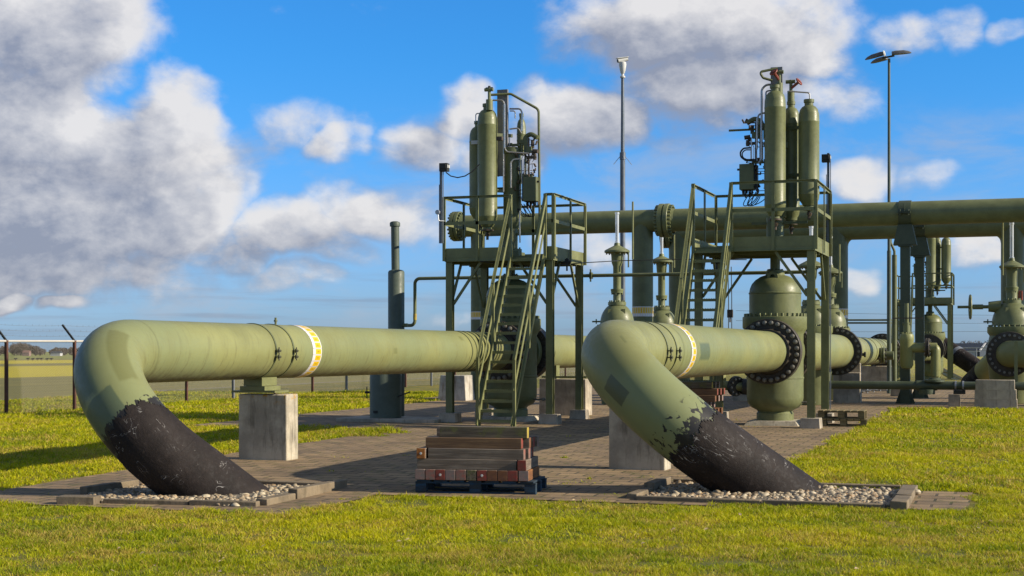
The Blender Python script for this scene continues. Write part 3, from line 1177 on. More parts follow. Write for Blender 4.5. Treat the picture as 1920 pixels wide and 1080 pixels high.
for j in range(3):
    f_ = .32 + .32 * j
    o_ = (FX - .40 * f_, 0, FH + .47 * f_)
    pts = []
    y = Y0
    while y < Y1:
        for q_ in range(4):
            yy = y + FSP * q_ / 4
            pts.append((o_[0], yy, gz(yy) + o_[2] - .03 * math.sin(math.pi * q_ / 4)))
        y += FSP
    w_.tube(pts, .0028, 4)
    yy = Y0
    while yy < 70:
        w_.bar((o_[0], yy, gz(yy) + o_[2] - .03), (o_[0], yy + .012, gz(yy) + o_[2] + .022), .004, .004)
        yy += .30
w_.build('barbed_wire', M['grey_post'], fence)
ml = MB()
step, r0 = .07, .0022
H0, H1 = .04, FH - .02
for s_ in (-1, 1):
    y = Y0 - 2.1
    while y < Y1 - 2.2:
        a0, a1 = (y, y + (H1 - H0)) if s_ > 0 else (y + (H1 - H0), y)
        ml.tube([(FX - .045, a0, gz(a0) + H0), (FX - .045, a1, gz(a1) + H1)], r0, 3, caps=False)
        y += step
ml.build('chain_link_mesh', M['wire'], fence, smooth=0)


# ------------------------------------------------------------------ far country: hedgerow trees, farmhouses, barns
def twig_mat(name, a, b_):
    m_, k, b = new_mat(name)
    att = k.new('ShaderNodeAttribute', attribute_name='tint')
    t = k.xyz(att.outputs['Vector'])
    k.put(b.inputs['Base Color'], k.mix(t[0], a, b_))
    b.inputs['Roughness'].default_value = .9
    return m_


def leafless(name, xs_, ys_, hs, n_each, size, label, mat):
    """a far belt of bare winter trees: many crossing twig slivers spread through each crown plus a trunk"""
    V, T = [], []
    for x, y, h in zip(xs_, ys_, hs):
        n = n_each
        u = rng.normal(0, 1, (n, 3))
        u /= np.linalg.norm(u, axis=1)[:, None]
        r = rng.uniform(.25, 1, n) ** .6
        wv = h * rng.uniform(.38, .62)
        c = np.stack([x + u[:, 0] * r * wv, y + u[:, 1] * r * wv * .8, gz(y) + h * .56 + u[:, 2] * r * h * .44], 1)
        d = rng.normal(0, 1, (n, 3)) + np.array([0, 0, .9])
        d /= np.linalg.norm(d, axis=1)[:, None]
        e = np.cross(d, rng.normal(0, 1, (n, 3)))
        e /= np.linalg.norm(e, axis=1)[:, None]
        L = size * rng.uniform(.5, 1.4, n)[:, None]
        tri = np.stack([c - d * L - e * L * .28, c - d * L + e * L * .28, c + d * L], 1)
        V.append(tri.reshape(-1, 3))
        sh = np.clip(rng.normal(.5, .28, n), 0, 1)
        T.append(np.repeat(sh, 3))
        tk = np.array([[x - .18, y, gz(y)], [x + .18, y, gz(y)], [x, y, gz(y) + h * .7], [x, y - .18, gz(y)], [x, y + .18, gz(y)], [x, y, gz(y) + h * .7]])
        V.append(tk)
        T.append(np.zeros(6))
    V = np.concatenate(V).astype(np.float32)
    T = np.concatenate(T).astype(np.float32)
    me = bpy.data.meshes.new(name)
    me.from_pydata(V, [], np.arange(len(V)).reshape(-1, 3))
    at_ = me.attributes.new('tint', 'FLOAT_VECTOR', 'POINT')
    at_.data.foreach_set('vector', np.stack([T, T, T], 1).ravel())
    me.materials.append(mat)
    o = bpy.data.objects.new(name, me)
    COL.objects.link(o)
    return tag(o, label, kind='stuff')


TW = twig_mat('bare_twigs', (.050, .042, .040), (.135, .105, .088))
TW2 = twig_mat('bare_brown_twigs', (.075, .055, .045), (.19, .145, .11))
X, Y, H = [], [], []
for i in range(150):
    u = random.uniform(-40, 700)
    Z = random.uniform(560, 640)
    x, y = at(u, Z)
    prof = .75 + .35 * math.sin(u * .045) * math.sin(u * .017 + 1.0)
    X.append(x); Y.append(y); H.append((3.6 + 1.5 * random.random()) * prof * (1.0 if u < 260 else .72))
for i in range(60):
    u = random.uniform(480, 1150)
    Z = random.uniform(600, 700)
    x, y = at(u, Z)
    X.append(x); Y.append(y); H.append(random.uniform(2.4, 5.2))
leafless('treeline', X, Y, H, 420, .42, 'long dark belt of bare trees along the horizon behind the fence', TW)
X, Y, H = [], [], []
for i in range(60):
    u = random.uniform(1700, 1960)
    Z = random.uniform(560, 620)
    x, y = at(u, Z)
    X.append(x); Y.append(y); H.append(random.uniform(3.4, 6.4) * (1.0 if u > 1810 else .75))
leafless('treeline', X, Y, H, 420, .42, 'brown bare trees behind the dark-roofed barns', TW2)


def cottage(u, Z, w, h, wallc, roofc, label, rz=0.2):
    x, y = at(u, Z)
    z = gz(y)
    e = empty('farmhouse', (x, y, z), label, 'farmhouse', 'farmhouses in front of the tree belt')
    a_ = MB()
    a_.box((x, y, z + h * .3), (w, w * .6, h * .6), rz)
    a_.build('wall', wallc, e)
    R = Matrix.Rotation(rz, 3, 'Z')
    b_ = MB()
    vs_ = [R @ Vector(p) + Vector((x, y, z)) for p in [(-w * .53, -w * .34, h * .59), (w * .53, -w * .34, h * .59), (w * .53, w * .34, h * .59), (-w * .53, w * .34, h * .59), (-w * .5, 0, h), (w * .5, 0, h)]]
    b_.add(vs_, [(0, 1, 5, 4), (2, 3, 4, 5), (1, 2, 5), (3, 0, 4), (3, 2, 1, 0)])
    b_.build('roof', roofc, e, smooth=0)


M['far_white'] = paint('far_white_wall', (.62, .62, .62), .05, .2, .8, bmp=0)
M['far_pink'] = paint('far_brick_wall', (.36, .24, .21), .1, .2, .8, bmp=0)
M['slate'] = paint('blue_slate_roof', (.045, .060, .085), .15, .3, .7, bmp=0)
M['roof_pink'] = paint('clay_tile_roof', (.30, .17, .14), .15, .3, .8, bmp=0)
cottage(50, 540, 2.6, 2.0, M['far_pink'], M['roof_pink'], 'small pinkish farmhouse far off, seen through the fence nearest its first post')
cottage(106, 540, 3.6, 1.7, M['far_white'], M['slate'], 'small white farmhouse far off, close to the second fence post')


def barn(u, Z, w, dep, eave, ridge, rz, label):
    x, y = at(u, Z)
    z = gz(y)
    e = empty('barn', (x, y, z), label, 'barn', 'dark-roofed barns beyond the field')
    R = Matrix.Rotation(rz, 3, 'Z')
    T_ = lambda p: R @ Vector(p) + Vector((x, y, z))
    a_ = MB()
    a_.box((x, y, z + eave / 2), (w, dep, eave), rz)
    a_.build('wall', M['slate'], e)
    b_ = MB()
    b_.add([T_(p) for p in [(-w * .51, -dep * .54, eave), (w * .51, -dep * .54, eave), (w * .51, dep * .54, eave), (-w * .51, dep * .54, eave), (-w * .51, 0, ridge), (w * .51, 0, ridge)]],
           [(0, 1, 5, 4), (2, 3, 4, 5), (1, 2, 5), (3, 0, 4), (3, 2, 1, 0)])
    b_.build('roof', M['slate'], e, smooth=0)
    c_ = MB()
    c_.bar(T_((w * .515, -dep * .54, eave)), T_((w * .515, 0, ridge)), .5, .25)
    c_.bar(T_((-w * .51, -dep * .545, eave - .3)), T_((w * .51, -dep * .545, eave - .3)), .2, .3)
    c_.build('roof_trim', M['far_white'], e)
    d_ = MB()
    d_.box(T_((w * .30, -dep * .51, eave * .45)), (w * .22, .2, eave * .8), rz)
    d_.build('door', M['galv'], e)


barn(1806, 470, 13.5, 9, 2.0, 4.2, -.30, 'long low barn with blue-black roof and white gable edge, beside the handwheel valve')
barn(1862, 500, 12, 9, 2.1, 4.2, -.30, 'second blue-black barn half hidden by the handwheel valve')
# dark geese feeding in the far field
for u in (29, 52, 61, 70, 77, 88, 96):
    x, y = at(u, 255 + random.uniform(-6, 6))
    b_ = MB()
    z = gz(y)
    b_.tube([(x - .38, y, z + .34), (x - .2, y, z + .36), (x, y, z + .36), (x + .2, y, z + .38), (x + .28, y, z + .44), (x + .34, y, z + .46), (x + .38, y, z + .48), (x + .46, y, z + .46), (x + .54, y, z + .40)], [.02, .10, .15, .12, .06, .04, .04, .05, .01], 8)
    b_.cyl((x, y - .05, z), (x, y - .05, z + .3), .02, n=5)
    b_.cyl((x + .06, y + .05, z), (x + .06, y + .05, z + .3), .02, n=5)
    tag(b_.build('goose', M['dark'], loc=(x, y, z)), 'dark goose standing in the far field, seen through the fence', 'goose', 'geese in the far field')
# power lines far off
pl = MB()
for dzz in (0, 2.2, 4.4):
    a = W(1500, 660 - 0, 420)
    p0, p1 = at(1380, 330), at(2300, 520)
    pts = [(p0[0] + (p1[0] - p0[0]) * t, p0[1] + (p1[1] - p0[1]) * t, 5.2 + dzz + 1.2 * (2 * t - 1) ** 2 + 5.0 * t) for t in np.linspace(0, 1, 24)]
    pl.tube(pts, .035, 4)
tag(pl.build('power_line', M['dark']), 'three thin sagging power cables crossing the sky above the barns', 'power line')
# ------------------------------------------------------------------ the two big pipes that rise out of the pits
X1, X2, YV, PR, PZ = -12.06, -5.507, 35.2, .457, 1.8
RB = 1.37


def flange_pair(o, axis, r, rc, nb, th=.13, both=True, mb=None, bolt=.036, bl=.06, ph=0):
    """two bolted discs with a gap, nuts modelled on both faces"""
    mb = mb or MB()
    ax = Vector(axis)
    o = Vector(o)
    mb.lathe([(rc, -th), (r - .012, -th), (r, -th + .012), (r, -.012), (rc + .1, -.012)], o, ax, 48)
    mb.lathe([(rc + .1, .012), (r, .012), (r, th - .012), (r - .012, th), (rc, th)], o, ax, 48)
    mb.lathe([(r - .09, -.013), (r - .09, .013)], o, ax, 32)
    R = rc + (r - rc) * .55
    mb.bolts(o + ax * th, ax, R, nb, bolt, bl, ph=ph, mi=1)
    mb.bolts(o - ax * th, -ax, R, nb, bolt, bl, ph=ph, mi=1)
    return mb


def big_pipe(x, ys_, dip, psi, RB, s_extra, fleck, label, patches, seed):
    c_, s_ = math.cos(dip), math.sin(dip)
    d0, d1 = Vector((0, -1, 0)), Vector((c_ * math.cos(psi), c_ * math.sin(psi), -s_))
    A_ = math.acos(d0.dot(d1))
    y_f = YV - 1.02
    start = Vector((x, ys_, PZ))
    pts = [Vector((x, y, PZ)) for y in np.linspace(y_f, ys_, 24)][:-1]
    arcp = arc(start, d0, d1, RB, 22)
    end = arcp[-1]
    leg = [end + d1 * t for t in np.linspace(.15, 2.9, 18)]
    full = pts + arcp + leg
    s_bend = y_f - ys_
    s_coat = s_bend + RB * A_ + s_extra
    th = empty('gas_pipe', (x, 17.5, gz(17.5)), label, 'gas pipe')
    # the painted steel
    n_body = 0
    L = 0
    body_pts = [full[0]]
    for a, b in zip(full, full[1:]):
        L += (b - a).length
        body_pts.append(b)
        if L > s_coat + .9:
            break
    m_ = pipe_mat('gas_pipe_paint_' + str(seed), SAGE, SAGE_COOL, [(s_bend - .02, s_bend + .02, -.2, 1.2, 'weld', .012), (s_coat - s_extra - .02, s_coat - s_extra + .02, -.2, 1.2, 'weld', .012)] + patches(s_bend), s_coat, fleck)
    MB().tube(body_pts, PR, 72, up=(0, 0, 1)).build('pipe_body', m_, th, smooth=40)
    # the black coating, its upper edge ragged
    rnd = random.Random(seed)
    n = 220
    jag = []
    tilt = .27 if x == X1 else .05
    for k in range(n):
        a = 2 * math.pi * k / n
        jag.append(.045 * math.sin(a * 2 + seed) + .03 * math.sin(a * 5 + seed * 2) + .022 * math.sin(a * 13 + seed) + rnd.uniform(-.03, .03) + tilt * (1 - math.cos(a)))
    fr, nrm, L = [], Vector((0, 0, 1)), 0.0
    for i, p_ in enumerate(full):
        tg = (full[min(i + 1, len(full) - 1)] - full[max(i - 1, 0)]).normalized()
        if i:
            L += (p_ - full[i - 1]).length
            nrm = fr[-1][2].rotation_difference(tg) @ nrm
        nrm = (nrm - tg * nrm.dot(tg)).normalized()
        fr.append((L, p_, tg, nrm.copy()))

    def along(s):
        for (l0, p0, t0, n0), (l1, p1, t1, n1) in zip(fr, fr[1:]):
            if s <= l1:
                f = (s - l0) / (l1 - l0)
                return p0.lerp(p1, f), t0.lerp(t1, f).normalized(), n0.lerp(n1, f).normalized()
        return fr[-1][1], fr[-1][2], fr[-1][3]
    cm = MB()
    nr = 26
    vs_, uv_, fs_ = [], [], []
    for i in range(nr + 1):
        for k in range(n):
            s0 = s_coat + jag[k]
            s = s0 + .006 * i if i < 2 else s0 + .006 + (L - s0 - .006) * (i - 1) / (nr - 1)
            p_, tg, nn_ = along(s)
            a = 2 * math.pi * k / n
            vs_.append(p_ + (nn_ * math.cos(a) + tg.cross(nn_) * math.sin(a)) * (PR + (.001 if i == 0 else .008)))
            uv_.append((s - s_coat, k / n))
    quv = []
    for i in range(nr):
        for k in range(n):
            k2 = (k + 1) % n
            fs_.append((i * n + k, i * n + k2, (i + 1) * n + k2, (i + 1) * n + k))
            w = 1.0 if k2 == 0 else uv_[k2][1]
            quv.append((uv_[i * n + k], (uv_[i * n + k2][0], w), (uv_[(i + 1) * n + k2][0], w), uv_[(i + 1) * n + k]))
    cm.add(vs_, fs_, 0, quv)
    cm.build('bitumen_coating', M['coat'], th)
    # two clamp straps with bolted lugs
    for y in (22.0, 22.62):
        st = MB()
        st.lathe([(PR + .001, -.022), (PR + .012, -.022), (PR + .012, .022), (PR + .001, .022)], (x, y, PZ), (0, 1, 0), 64)
        strap = st.build('clamp_strap', M['olive_dark'], th)
        lg = MB()
        for zz in (-.05, .05):
            lg.box((x + PR + .045, y, PZ - .04 + zz), (.07, .085, .018))
            lg.cyl((x + PR + .055, y - .022, PZ - .04 + zz - .035), (x + PR + .055, y - .022, PZ - .04 + zz + .035), .016, n=8)
            lg.cyl((x + PR + .055, y + .022, PZ - .04 + zz - .022), (x + PR + .055, y + .022, PZ - .04 + zz + .022), .020, n=6)
        lg.cyl((x + PR + .055, y, PZ - .15), (x + PR + .055, y, PZ + .07), .010, n=8)
        lg.build('clamp_bolt', M['dark_olive'], strap)
    yl = 23.35 if x == X1 else 23.75
    wl = .34
    n = 72
    vs_, fs_, uv_ = [], [], []
    for j, yy in enumerate((yl, yl + wl)):
        for k in range(n):
            a = 2 * math.pi * k / n
            vs_.append((x + math.sin(a) * (PR + .004), yy, PZ + math.cos(a) * (PR + .004)))
    for k in range(n):
        k2 = (k + 1) % n
        fs_.append((k, n + k, n + k2, k2))
        uv_.append(((0, k / n), (1, k / n), (1, (k + 1) / n), (0, (k + 1) / n)))
    lb = MB()
    lb.add(vs_, fs_, 0, uv_)
    lb.build('label_band', M['label'], th)
    # support shoe between pipe and block
    sh = MB()
    sh.box((x, 22.31, 1.30), (.34, .52, .14))
    sh.box((x, 22.31, 1.19), (.46, .56, .07))
    sh.box((x, 22.31, 1.135), (.80, .50, .035))
    sh.lathe([(PR + .002, -.30), (PR + .02, -.30), (PR + .02, .30), (PR + .002, .30)], (x, 22.31, PZ), (0, 1, 0), 48) if False else None
    for sx_ in (-.13, .13):
        for sy_ in (-.2, .2):
            sh.cyl((x + sx_, 22.31 + sy_, 1.22), (x + sx_, 22.31 + sy_, 1.27), .025, n=6)
    sh.build('support_shoe', M['steel_green'], th)
    if x == X1:
        gr = MB()
        for y in (31.25, 31.55, 31.85, 32.15):
            gr.lathe([(PR, -.02), (PR + .012, -.02), (PR + .012, .02), (PR, .02)], (x, y, PZ), (0, 1, 0), 64)
        gr.build('wrap_band', M['olive_dark'], th)
        v_ = MB()
        v_.cyl((x + .0, 22.85, PZ + PR - .01), (x, 22.85, PZ + PR + .12), .02, n=8)
        v_.cyl((x + .0, 22.85, PZ + PR + .05), (x, 22.85, PZ + PR + .08), .035, n=6)
        v_.build('bleed_nipple', M['olive_dark'], th)
    # flange with one mesh per bolt
    fl = MB()
    y = y_f
    fl.lathe([(PR + .03, -.22), (PR + .05, -.10), (PR + .075, 0.0), (.735, 0.0), (.745, .012), (.745, .13), (.5, .13)], (x, y - .02, PZ), (0, 1, 0), 64)
    flo = fl.build('flange', M['flange'], th)
    bm_ = MB()
    bm_.lathe([(.052, 0), (.052, .055), (.044, .062), (.030, .062), (.030, .10), (0, .104)], (0, 0, 0), (0, -1, 0), 8)
    me = bm_.mesh('bolt')
    me.materials.append(M['bolt'])
    for k in range(28):
        a = 2 * math.pi * (k + .5) / 28
        b = bpy.data.objects.new('bolt', me)
        COL.objects.link(b)
        b.parent = flo
        b.location = Vector((x + .655 * math.sin(a), y - .02, PZ + .655 * math.cos(a))) - org(flo)
    return th


big_pipe(X1, 18.47, .66, .70, 1.37, -.80, .05, 'sage-green elbowed gas pipe beside the fence, its black-coated leg diving into a pebble pit', lambda s: [
    (s + .70, s + 1.75, .885, .985, 'mid', .03), (s + 1.75, s + 2.6, .03, .24, 'cool', .015), (s - 8.55, s - 8.4, .735, .775, 'mid', .01), (s - 12.4, s - 12.25, .84, .88, 'mid', .012),
    (s + .5, s + 1.7, .10, .32, 'cool', .05)], 3)
big_pipe(X2, 20.83, .58, .62, 1.43, -.42, .24, 'sage-green elbowed gas pipe beside the lawn, its black-coated leg diving into a pebble pit', lambda s: [
    (s + 1.46, s + 1.78, .150, .235, 'dark', .008), (s + .98, s + 1.16, .985, 1.03, 'mid', .02), (s - 4.4, s - 3.6, .70, .80, 'cool', .03), (s - 2.4, s - 2.3, .62, .92, 'mid', .008)], 8)


def straight_pipe(x, y0, y1, r, label, flanges=(), rings=(), mat='sage', end_r=None):
    th = empty('gas_pipe', (x, (y0 + y1) / 2, gz((y0 + y1) / 2)), label, 'gas pipe')
    MB().tube([(x, y, PZ) for y in np.linspace(y0, y1, 12)], r, 48).build('pipe_body', PLAIN_PIPE, th, smooth=40)
    for (y, rr) in flanges:
        flange_pair((x, y, PZ), (0, 1, 0), rr, r + .04, 24, bolt=.045, bl=.08).build('flange', [M['flange'], M['bolt']], th)
    for y in rings:
        MB().lathe([(r, -.025), (r + .014, -.025), (r + .014, .025), (r, .025)], (x, y, PZ), (0, 1, 0), 48).build('wrap_band', M['olive_dark'], th)
    return th


PLAIN_PIPE = pipe_mat('gas_pipe_paint_plain', SAGE, SAGE_COOL, [(5.0, 5.15, .78, .83, 'mid', .01)], 0, 0)
straight_pipe(X1, YV + 1.05, 45.0, PR, 'horizontal sage-green gas pipe running on behind the shaded valve under the stair tower')
p2r = straight_pipe(X2, YV + 1.05, 47.6, .52, 'horizontal sage-green gas pipe running on behind the sunlit domed valve', [(47.7, .745)])
p2f = straight_pipe(X2, 47.85, 63.4, .50, 'far stretch of sage-green gas pipe with wrap bands, beyond the bolted flange', [(63.5, .745)], (53.0, 55.5, 57.6, 59.6, 61.2))
tp = MB()
tp.cyl((X2 + PR - .02, 50.2, PZ - .1), (X2 + PR + .12, 50.2, PZ - .1), .05, n=10)
tp.cyl((X2 + PR + .1, 50.2, PZ - .1), (X2 + PR + .16, 50.2, PZ - .1), .09, n=6)
tp.build('tapping', M['dark'], p2f)
# a small-bore flange hanging on the far pipe
sb = MB()
flange_pair((X2 + .62, 56.5, PZ - .15), (1, 0, 0), .30, .17, 10, th=.07, mb=sb)
sb.cyl((X2 + .3, 56.5, PZ - .15), (X2 + 1.0, 56.5, PZ - .15), .16, n=20)
sb.build('branch', [M['olive_dark'], M['bolt']], p2f)


# ------------------------------------------------------------------ the domed valves
def domed_valve(x, y, label):
    z = gz(y)
    th = empty('pipeline_valve', (x, y, z), label, 'valve', 'domed valves under the stair towers')
    o = (x, y, 0)
    b = MB()
    b.lathe([(.43, z + .10), (.43, .36), (.40, .40), (.44, .44), (.56, .50), (.635, .60), (.655, .72), (.655, 1.16), (.668, 1.17), (.668, 1.20), (.655, 1.21), (.655, 2.20),
             (.70, 2.28), (.755, 2.36), (.755, 2.60), (.745, 2.61), (.5, 2.61)], o, n=64)
    for s_ in (-1, 1):
        b.lathe([(.60, .45), (.60, .70), (.52, .80)], (x, y, PZ), (0, s_, 0), 48)
    b.build('valve_body', M['olive'], th)
    d = MB()
    d.lathe([(.60, 2.615), (.60, 3.14), (.615, 3.15), (.615, 3.17), (.60, 3.18), (.585, 3.27), (.54, 3.38), (.46, 3.47), (.34, 3.55), (.22, 3.59), (.22, 3.64), (.13, 3.65)], o, n=64)
    d.bolts((x, y, 2.61), (0, 0, 1), .69, 32, .034, .075)
    bon = d.build('bonnet', M['olive'], th)
    lg = MB()
    for k in range(9):
        pass
    R_, r_ = .125, .062
    n = 24
    vs_, fs_ = [], []
    for yy in (-.035, .035):
        for rr in (R_, r_):
            for k in range(n):
                a = 2 * math.pi * k / n
                px, pz = rr * math.sin(a), rr * math.cos(a)
                if rr == R_ and pz < 0:
                    px = R_ if px > 0 else -R_ if px < 0 else 0
                    pz = max(pz * 1.5, -.19)
                vs_.append((x + px, y - .36 + yy, 3.53 + pz))
    for k in range(n):
        k2 = (k + 1) % n
        A, B, C_, D = 0, n, 2 * n, 3 * n
        fs_ += [(A + k, B + k, B + k2, A + k2), (C_ + k, C_ + k2, D + k2, D + k), (A + k, A + k2, C_ + k2, C_ + k), (B + k, D + k, D + k2, B + k2)]
    lg.add(vs_, fs_)
    lg.build('lifting_lug', M['olive'], bon)
    s = MB()
    s.cyl((x, y, 3.6), (x, y, 4.30), .115, n=24)
    s.lathe([(.20, 3.645), (.20, 3.70), (.12, 3.72)], o, n=24)
    s.bolts((x, y, 3.70), (0, 0, 1), .165, 8, .02, .03)
    s.build('stem', M['olive_dark'], th)
    for s_ in (-1, 1):
        f = MB()
        f.lathe([(.6, .78), (.745, .78), (.745, .885), (.735, .895), (.5, .895)] if s_ < 0 else [(.6, .78), (.745, .78), (.745, 1.15), (.735, 1.16), (PR + .08, 1.16), (PR, 1.30)], (x, y, PZ), (0, s_, 0), 64)
        f.bolts((x, y + s_ * .78, PZ), (0, -s_, 0), .66, 28, .045, .06, ph=.5)
        if s_ > 0:
            f.bolts((x, y + 1.16, PZ), (0, 1, 0), .66, 28, .045, .08, ph=.5)
        f.build('flange', M['flange'], th)
    n_ = MB()
    n_.cyl((x + .64, y - .1, .62), (x + .95, y - .1, .62), .022, n=8)
    n_.cyl((x + .86, y - .1, .62), (x + .92, y - .1, .62), .045, n=6)
    n_.build('drain_cock', M['bolt'], th)
    return th


def plinth(x, y, label):
    z = gz(y)
    b = MB()
    b.box((x, y, z + .06), (1.28, 1.28, .12), tap=.86)
    return tag(b.build('concrete_plinth', M['concrete'], loc=(x, y, z), bevel=.01), label, 'plinth')


vA = domed_valve(X1, YV, 'large olive domed valve in shade behind the steep stairs')
vB = domed_valve(X2, YV, 'large olive domed valve in full sun beside the wooden pallets')
pl1 = plinth(X1, YV, 'concrete plinth under the shaded valve behind the stairs')
pl2 = plinth(X2, YV, 'concrete plinth under the sunlit domed valve beside the pallets')


# ------------------------------------------------------------------ access platforms with stairs
def platform(x0, x1, y0, y1, dz, sx0, sx1, yb, label, mirror):
    """deck on four legs with guard rails; the stair comes up at the front between sx0 and sx1"""
    zd, zt, zb = 4.07 + dz, 4.30 + dz, 3.97 + dz
    zr, zm = 5.55 + dz, 4.90 + dz
    g_ = M['steel_green']
    th = empty('access_platform', (x0, y0, gz(y0)), label, 'access platform', 'stair towers over the valves')
    d = MB()
    d.box(((x0 + x1) / 2, (y0 + y1) / 2, zd), (x1 - x0 - .02, y1 - y0 - .02, .04))
    for k in range(1, 5):
        yy = y0 + (y1 - y0) * k / 5
        d.box(((x0 + x1) / 2, yy, zd - .08), (x1 - x0 - .05, .06, .11))
    d.build('deck', M['olive_dark'], th)
    e = MB()
    t = .012
    fr = [(x0, sx0), (sx1, x1)] if sx0 > x0 + .05 else [(sx1, x1)]
    for a, b in fr:
        e.box(((a + b) / 2, y0 - t / 2, (zb + zt) / 2), (b - a, t, zt - zb))
    e.box(((sx0 + sx1) / 2, y0 - t / 2, (zb + zd) / 2 - .01), (sx1 - sx0 - .004, t, zd - zb - .02))
    e.box(((x0 + x1) / 2, y1 + t / 2, (zb + zt) / 2), (x1 - x0, t, zt - zb))
    for xx, s_ in ((x0, -1), (x1, 1)):
        e.box((xx + s_ * t / 2, (y0 + y1) / 2, (zb + zt) / 2), (t, y1 - y0, zt - zb))
    for a, b in fr:
        e.box(((a + b) / 2, y0 - t - .025, zb + .01), (b - a, .05, .012))
        e.box(((a + b) / 2, y0 - t - .004, (zd + .005)), (b - a - .02, .006, .012))
    e.build('edge_beam', g_, th)
    for i, (xx, yy) in enumerate([(x0 + .08, y0 + .09), (x1 - .08, y0 + .09), (x0 + .08, y1 - .09), (x1 - .08, y1 - .09)]):
        z = gz(yy) + .22
        lg = MB()
        lg.hbeam((xx, yy, z), (xx, yy, zb - .004), .17, .15, .014)
        lg.box((xx, yy, z + .008), (.26, .26, .016))
        lg.build('leg', g_, th)
        inx = 1 if xx < (x0 + x1) / 2 else -1
        br = MB()
        br.bar((xx + inx * .09, yy, 2.95 + dz), (xx + inx * .80, yy, zb - .01), .06, .05, up=(0, 1, 0))
        iny = 1 if yy < (y0 + y1) / 2 else -1
        br.bar((xx, yy + iny * .08, 2.95 + dz), (xx, yy + iny * .75, zb - .01), .06, .05, up=(1, 0, 0))
        br.build('brace', g_, th)
    # guard rails: uprights outside the edge, an angle on top, a flat knee rail
    gr = MB()
    rail = []
    ups = []
    def run(p, q, nmid):
        for k in range(nmid + 2):
            ups.append((p[0] + (q[0] - p[0]) * k / (nmid + 1), p[1] + (q[1] - p[1]) * k / (nmid + 1)))
        rail.append((p, q))
    yo = y0 - .045
    if sx0 > x0 + .05:
        run((x0 - .03, yo), (sx0 - .04, yo), 1)
    run((sx1 + .04, yo), (x1 + .03, yo), 1 if mirror else 0)
    run((x1 + .045, y0), (x1 + .045, y1), 1)
    run((x0 - .045, y0), (x0 - .045, y1), 1)
    run((x0 - .03, y1 + .045), (x1 + .03, y1 + .045), 1)
    tr = MB()
    for p, q in rail:
        tr.bar((p[0], p[1], zr), (q[0], q[1], zr), .055, .012)
        dd = Vector((q[0] - p[0], q[1] - p[1], 0)).normalized()
        nn = Vector((-dd.y, dd.x, 0)) * .0265
        tr.bar(Vector((p[0], p[1], zr - .031)) + nn, Vector((q[0], q[1], zr - .031)) + nn, .012, .05)
    tr.build('top_rail', g_, th)
    kr = MB()
    for p, q in rail:
        kr.bar((p[0], p[1], zm), (q[0], q[1], zm), .012, .08)
    kr.build('knee_rail', g_, th)
    for (ux, uy) in ups:
        u_ = MB()
        u_.bar((ux, uy, zb + .02), (ux, uy, zr - .007), .07, .012, up=(0, 1, 0) if abs(uy - yo) < .01 or abs(uy - y1 - .045) < .01 else (1, 0, 0))
        u_.bar((ux + .022, uy + .024, zb + .02), (ux + .022, uy + .024, zr - .06), .012, .06, up=(0, 1, 0))
        u_.build('upright', g_, th)
    # stairs
    st = MB()
    zs0 = gz(yb) + .06
    top = Vector((0, y0 - .02, zd))
    bot = Vector((0, yb, zs0))
    for xx in (sx0, sx1):
        st.bar(bot + Vector((xx, 0, .0)), top + Vector((xx, 0, -.02)), .014, .23, up=(0, -1, 1))
        s_ = .03 if xx == sx1 else -.03
        st.bar(bot + Vector((xx + s_, -.05, .06)), top + Vector((xx + s_, -.05, .04)), .05, .012, up=(0, -1, 1))
        st.box((xx, yb, gz(yb) + .04), (.16, .2, .08))
    stair = st.build('staircase', g_, th)
    n = 18
    for k in range(1, n + 1):
        f = (k - .35) / n
        p = bot.lerp(top, f)
        s_ = MB()
        s_.box(((sx0 + sx1) / 2, p.y + .02, p.z), (sx1 - sx0 - .014, .19, .03))
        s_.box(((sx0 + sx1) / 2, p.y - .078, p.z - .022), (sx1 - sx0 - .014, .012, .05))
        for j in range(14):
            s_.box((sx0 + .05 + (sx1 - sx0 - .1) * j / 13, p.y - .07, p.z + .019), (.02, .02, .008))
        s_.build('step', g_, stair)
    for xx in (sx0, sx1):
        s_ = .035 if xx == sx1 else -.035
        h = MB()
        a = bot + Vector((xx + s_, .03, 1.52))
        b = Vector((xx + s_, y0 - .03, zr))
        h.bar(a, b, .075, .016, up=(0, -1, 1))
        h.bar(a + Vector((.03 * (1 if s_ > 0 else -1), 0, -.04)), b + Vector((.03 * (1 if s_ > 0 else -1), 0, -.04)), .014, .085, up=(0, -1, 1))
        h.bar(a + Vector((0, 0, -.72)), b + Vector((0, 0, -.66)), .016, .08, up=(0, -1, 1))
        for f in (0.012, .45):
            q_ = a.lerp(b, f)
            w_ = bot.lerp(top, f)
            h.bar((q_.x, q_.y, w_.z - .02), (q_.x, q_.y, q_.z - .01), .065, .065)
        h.bar((xx + s_, y0 - .07, zb), (xx + s_, y0 - .07, zr - .01), .07, .06)
        h.build('handrail', g_, stair)
    return th


def footing(x, y, label, w=.44, h=.24, tap=.92):
    z = gz(y)
    b = MB()
    b.box((x, y, z + h / 2 - .02), (w, w, h + .04), tap=tap)
    return tag(b.build('concrete_footing', M['concrete_pale'], loc=(x, y, z), bevel=.012), label, 'footing', 'concrete footings of the stair towers')


